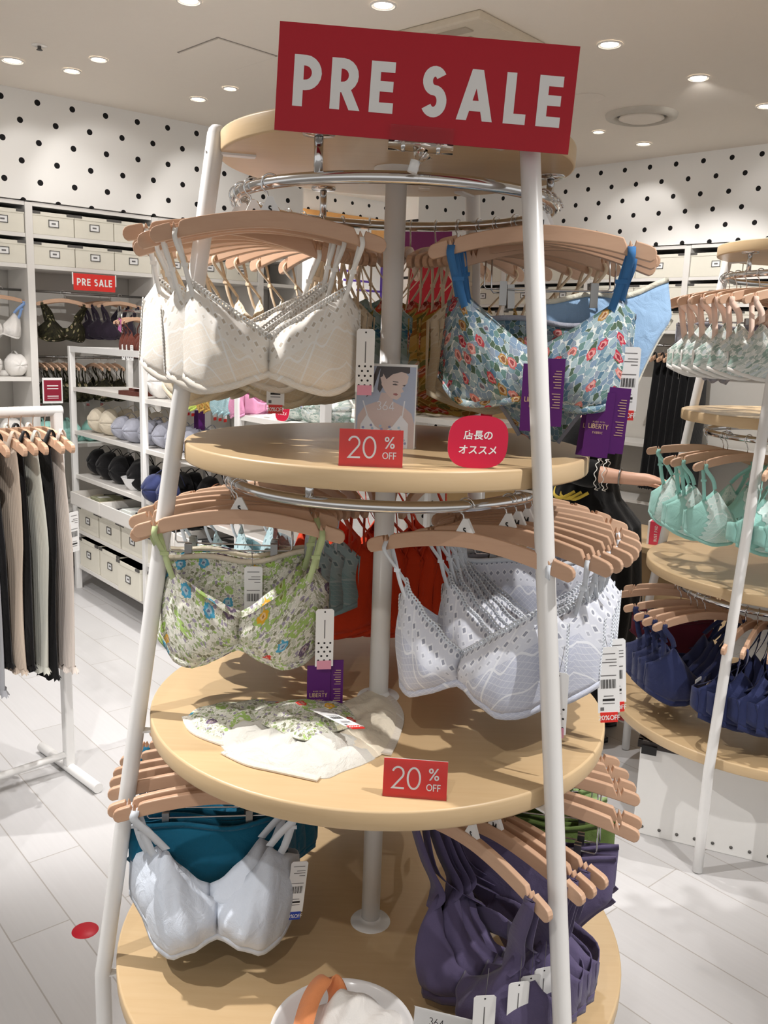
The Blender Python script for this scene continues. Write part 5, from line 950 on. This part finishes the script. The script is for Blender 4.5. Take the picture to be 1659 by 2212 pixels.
for i in range(8): m = MB(); m.lathe([(.0005, .004), (.005, .003), (.006, 0)], 10); m.v = [(.03+(w-.06)*i/7+x, -z, .03+y) for x, y, z in m.v]; m.build('rivet', M_DARK, t)
m = MB(); m.box((.03, -.012, hB-.02), (.05, .012, .03)); m.build('corner_clip', M_BLACK, t)
# wooden table with boxes behind the right tower
p = ony(1400, 1172, 2.35); zt_ = p.z; t = thing('side_table', 'light wooden table behind the right tower', 'table', (p.x+.10, 2.45, 0), A2); m = MB(); m.box((0, 0, zt_-.015), (.7, .5, .03)); m.build('tabletop', M_EDGE, t, bevel=.003); m = MB(); m.box((0, .02, zt_/2-.015), (.64, .40, zt_-.03)); m.build('base_panel', M_SHELF, t)
q = Vector((p.x-.10, 2.40, zt_)); m = MB(); m.box((0, 0, .045), (.10, .10, .09)); o = m.build('carton', plain('kraft_card', '#b08d55', .6), None, q, A2, bevel=.002); tag(o, 'small brown carton on the wooden table beside the pink box', 'box')
q = Vector((p.x+.03, 2.33, zt_)); t = thing('pad_box', 'pink and white box on the wooden table under the mint bra', 'box', q, A2+.3); m = MB(); m.box((0, 0, .055), (.075, .06, .11), 0); m.box((0, -.0005, .055), (.055, .061, .111), 1); m.text('BUST PAD', (.008, -.0315, .055), (0, 0, 1), (-1, 0, 0), .014, .14, 0, .14); m.build('carton', [M_PAPER, plain('rose_card', '#d8455c', .5)], t)
# ================================================================== PERSON
def skin(name, V, Ed, mat, parent, lv=2):
    me = bpy.data.meshes.new(name); me.from_pydata([v[:3] for v in V], Ed, []); ob = bpy.data.objects.new(name, me); COL.objects.link(ob)
    md = ob.modifiers.new('s', 'SKIN'); md.use_smooth_shade = True
    if not me.skin_vertices: me.skin_vertices.add() if hasattr(me.skin_vertices, 'add') else None
    for i, v in enumerate(V):
        d = me.skin_vertices[0].data[i]; r = v[3]; d.radius = (r, v[4] if len(v) > 4 else r); d.use_root = i == 0
    sb = ob.modifiers.new('u', 'SUBSURF'); sb.levels = sb.render_levels = lv
    dg = bpy.context.evaluated_depsgraph_get(); dg.update(); nm = bpy.data.meshes.new_from_object(ob.evaluated_get(dg)); bpy.data.objects.remove(ob)
    nm.materials.clear(); nm.materials.append(mat); o = bpy.data.objects.new(name, nm); COL.objects.link(o); o.parent = parent
    for f in nm.polygons: f.use_smooth = True
    return o
PR = Vector((.86, 1.97, 0)); pf = Vector((.9, -.43, 0)).normalized(); AP = math.atan2(pf.y, pf.x)   # local x = ahead, local -y = her right
t = thing('person', 'person in black dress with gold stripes reaching into the right tower', 'person', PR, AP)
V = [(0, 0, .95, .14, .11), (0, 0, 1.10, .115, .09), (.01, 0, 1.28, .14, .10), (.0, 0, 1.40, .10, .08), (.015, 0, 1.47, .05), (.03, 0, 1.54, .07), (.045, 0, 1.61, .088), (.04, 0, 1.68, .075),
     (.0, -.16, 1.385, .055), (-.03, -.22, 1.19, .043), (.10, -.225, 1.185, .038), (.22, -.22, 1.18, .026), (.265, -.218, 1.18, .028), (.30, -.217, 1.18, .026)]
Ed = [(0, 1), (1, 2), (2, 3), (3, 4), (4, 5), (5, 6), (6, 7), (3, 8), (8, 9), (9, 10), (10, 11), (11, 12), (12, 13)]
def chain(st, pts):
    k = st
    for p_ in pts: V.append(p_); Ed.append((k, len(V)-1)); k = len(V)-1
    return k
for dy, L_ in ((-.024, .062), (-.008, .072), (.009, .068), (.025, .052)): chain(13, [(.325, -.217+dy, 1.182, .0095), (.325+L_*.55, -.215+dy*1.1, 1.176, .0085), (.325+L_, -.213+dy*1.1, 1.160, .007)])
chain(12, [(.275, -.19, 1.165, .011), (.305, -.175, 1.155, .009), (.335, -.172, 1.15, .0075)])
chain(3, [(.0, .16, 1.385, .055), (-.02, .20, 1.13, .043), (.02, .21, .92, .028), (.04, .21, .86, .026), (.05, .21, .80, .014)])
for sy in (-1, 1): chain(0, [(.0, sy*.085, .86, .085), (.02, sy*.09, .48, .055), (.0, sy*.09, .25, .045), (-.01, sy*.09, .09, .032), (.10, sy*.095, .04, .034), (.15, sy*.095, .035, .025)])
body = skin('body', V, Ed, M_SKIN, t)
def ell(zr, mat, name, n=48, fold=.0, tp=None):
    m = MB(); K = len(zr)-1
    def fn(u, v):
        x = v*K; i = min(int(x), K-1); f_ = x-i; f_ = f_*f_*(3-2*f_); q = [zr[i][j]*(1-f_)+zr[i+1][j]*f_ for j in range(4)]; a = 2*pi*u; r = 1+fold*v*sin(15*a+3*v)
        return (q[3]+q[1]*cos(a)*r, q[2]*sin(a)*r, q[0], u, v)
    m.grid(fn, n*2, 40); return m.build(name, mat, t)
ell([(1.46, .07, .075, .0), (1.42, .11, .17, 0), (1.32, .145, .19, .0), (1.12, .13, .16, 0), (1.05, .15, .19, 0), (.95, .22, .24, .02), (.6, .25, .27, .02), (.14, .24, .26, .0)], M_BLK, 'dress', fold=.05)
V2 = [(0, -.13, 1.40, .075), (-.01, -.18, 1.32, .075), (-.03, -.225, 1.19, .064), (.05, -.227, 1.186, .066), (.115, -.225, 1.184, .062)]
skin('sleeve', V2, [(i, i+1) for i in range(4)], M_BLK, t)
for j, x in enumerate((.098, .128)):
    m = MB(); m.tube([(x+.0045*sin(10*2*pi*k/120), -.225+.063*cos(2*pi*k/120), 1.184+.063*sin(2*pi*k/120)) for k in range(120)], .0018, 5, 0, False, True); m.build('cuff_trim', S_WHITE, t)
m = MB(); m.tube([(.185, -.2215+.036*cos(2*pi*k/32), 1.181+.036*sin(2*pi*k/32)) for k in range(32)], .0035, 6, 0, False, True); o = m.build('bracelet', M_STEEL, t)
for j in range(3):
    m = MB(); y = -.05-.028*j; m.strap(smooth([(-.10, y-.02, 1.43), (-.150, y-.03, 1.36), (-.158, y-.025, 1.28), (-.15, y-.0, 1.20)], 5), .014, .003, (0, 1, 0)); m.build('gold_stripe', M_GOLD, t)
    m = MB(); m.strap(smooth([(-.10+.028*j, -.13, 1.10), (-.09+.028*j, -.17, 1.075), (-.05+.028*j, -.20, 1.07), (.0+.028*j, -.19, 1.10)], 5), .013, .003, (.4, 0, 1)); m.build('gold_stripe', M_GOLD, t)
m = MB(); m.lathe([(.0005, .115), (.05, .105), (.088, .06), (.10, .0), (.098, -.06), (.085, -.12), (.06, -.16)], 28); k0 = m.v; m.v = [(x*.98+.02-.03*(z < 0)*(x < 0)-.0, y*.95, z+1.625) for x, y, z in k0 if True]
m.f = [f for f in m.f if not all(m.v[i][0] > .075 and m.v[i][2] < 1.68 for i in f)]; n_ = len(m.f); m.mi = [0]*n_; m.sm = [True]*n_; m.uv = [None]*n_; m.build('hair', M_HAIR, t, solid=.01)
for sy in (-1, 1): m = MB(); m.box((.135, sy*.032, 1.625), (.012, .026, .012)); m.build('eye', M_INK, body)
m = MB(); m.tube([(.125, 0, 1.63), (.148, 0, 1.595), (.130, 0, 1.585)], [.008, .013, .008], 8); m.build('nose', M_SKIN, body)
m = MB(); m.box((.118, 0, 1.553), (.014, .04, .010)); m.build('mouth', plain('lip_red', '#a8504c', .5), body)
for sy in (-1, 1):
    m = MB(); m.grid(lambda u, v: (.06+.14*(2*v-1), sy*.095+.052*cos(2*pi*u)*sqrt(max(0, 1-(2*v-1)**4)), .022+max(0, .045*sin(2*pi*u))*sqrt(max(0, 1-(2*v-1)**4))*(1.3-.6*v)), 24, 16); m.build('shoe', plain('grey_felt', '#56504a', .8), t)
    m = MB(); m.grid(lambda u, v: (.06+.145*(2*v-1), sy*.095+.054*cos(2*pi*u)*sqrt(max(0, 1-(2*v-1)**4)), .012+.012*sin(2*pi*u)), 24, 16); m.build('shoe_sole', M_BLACK, t)
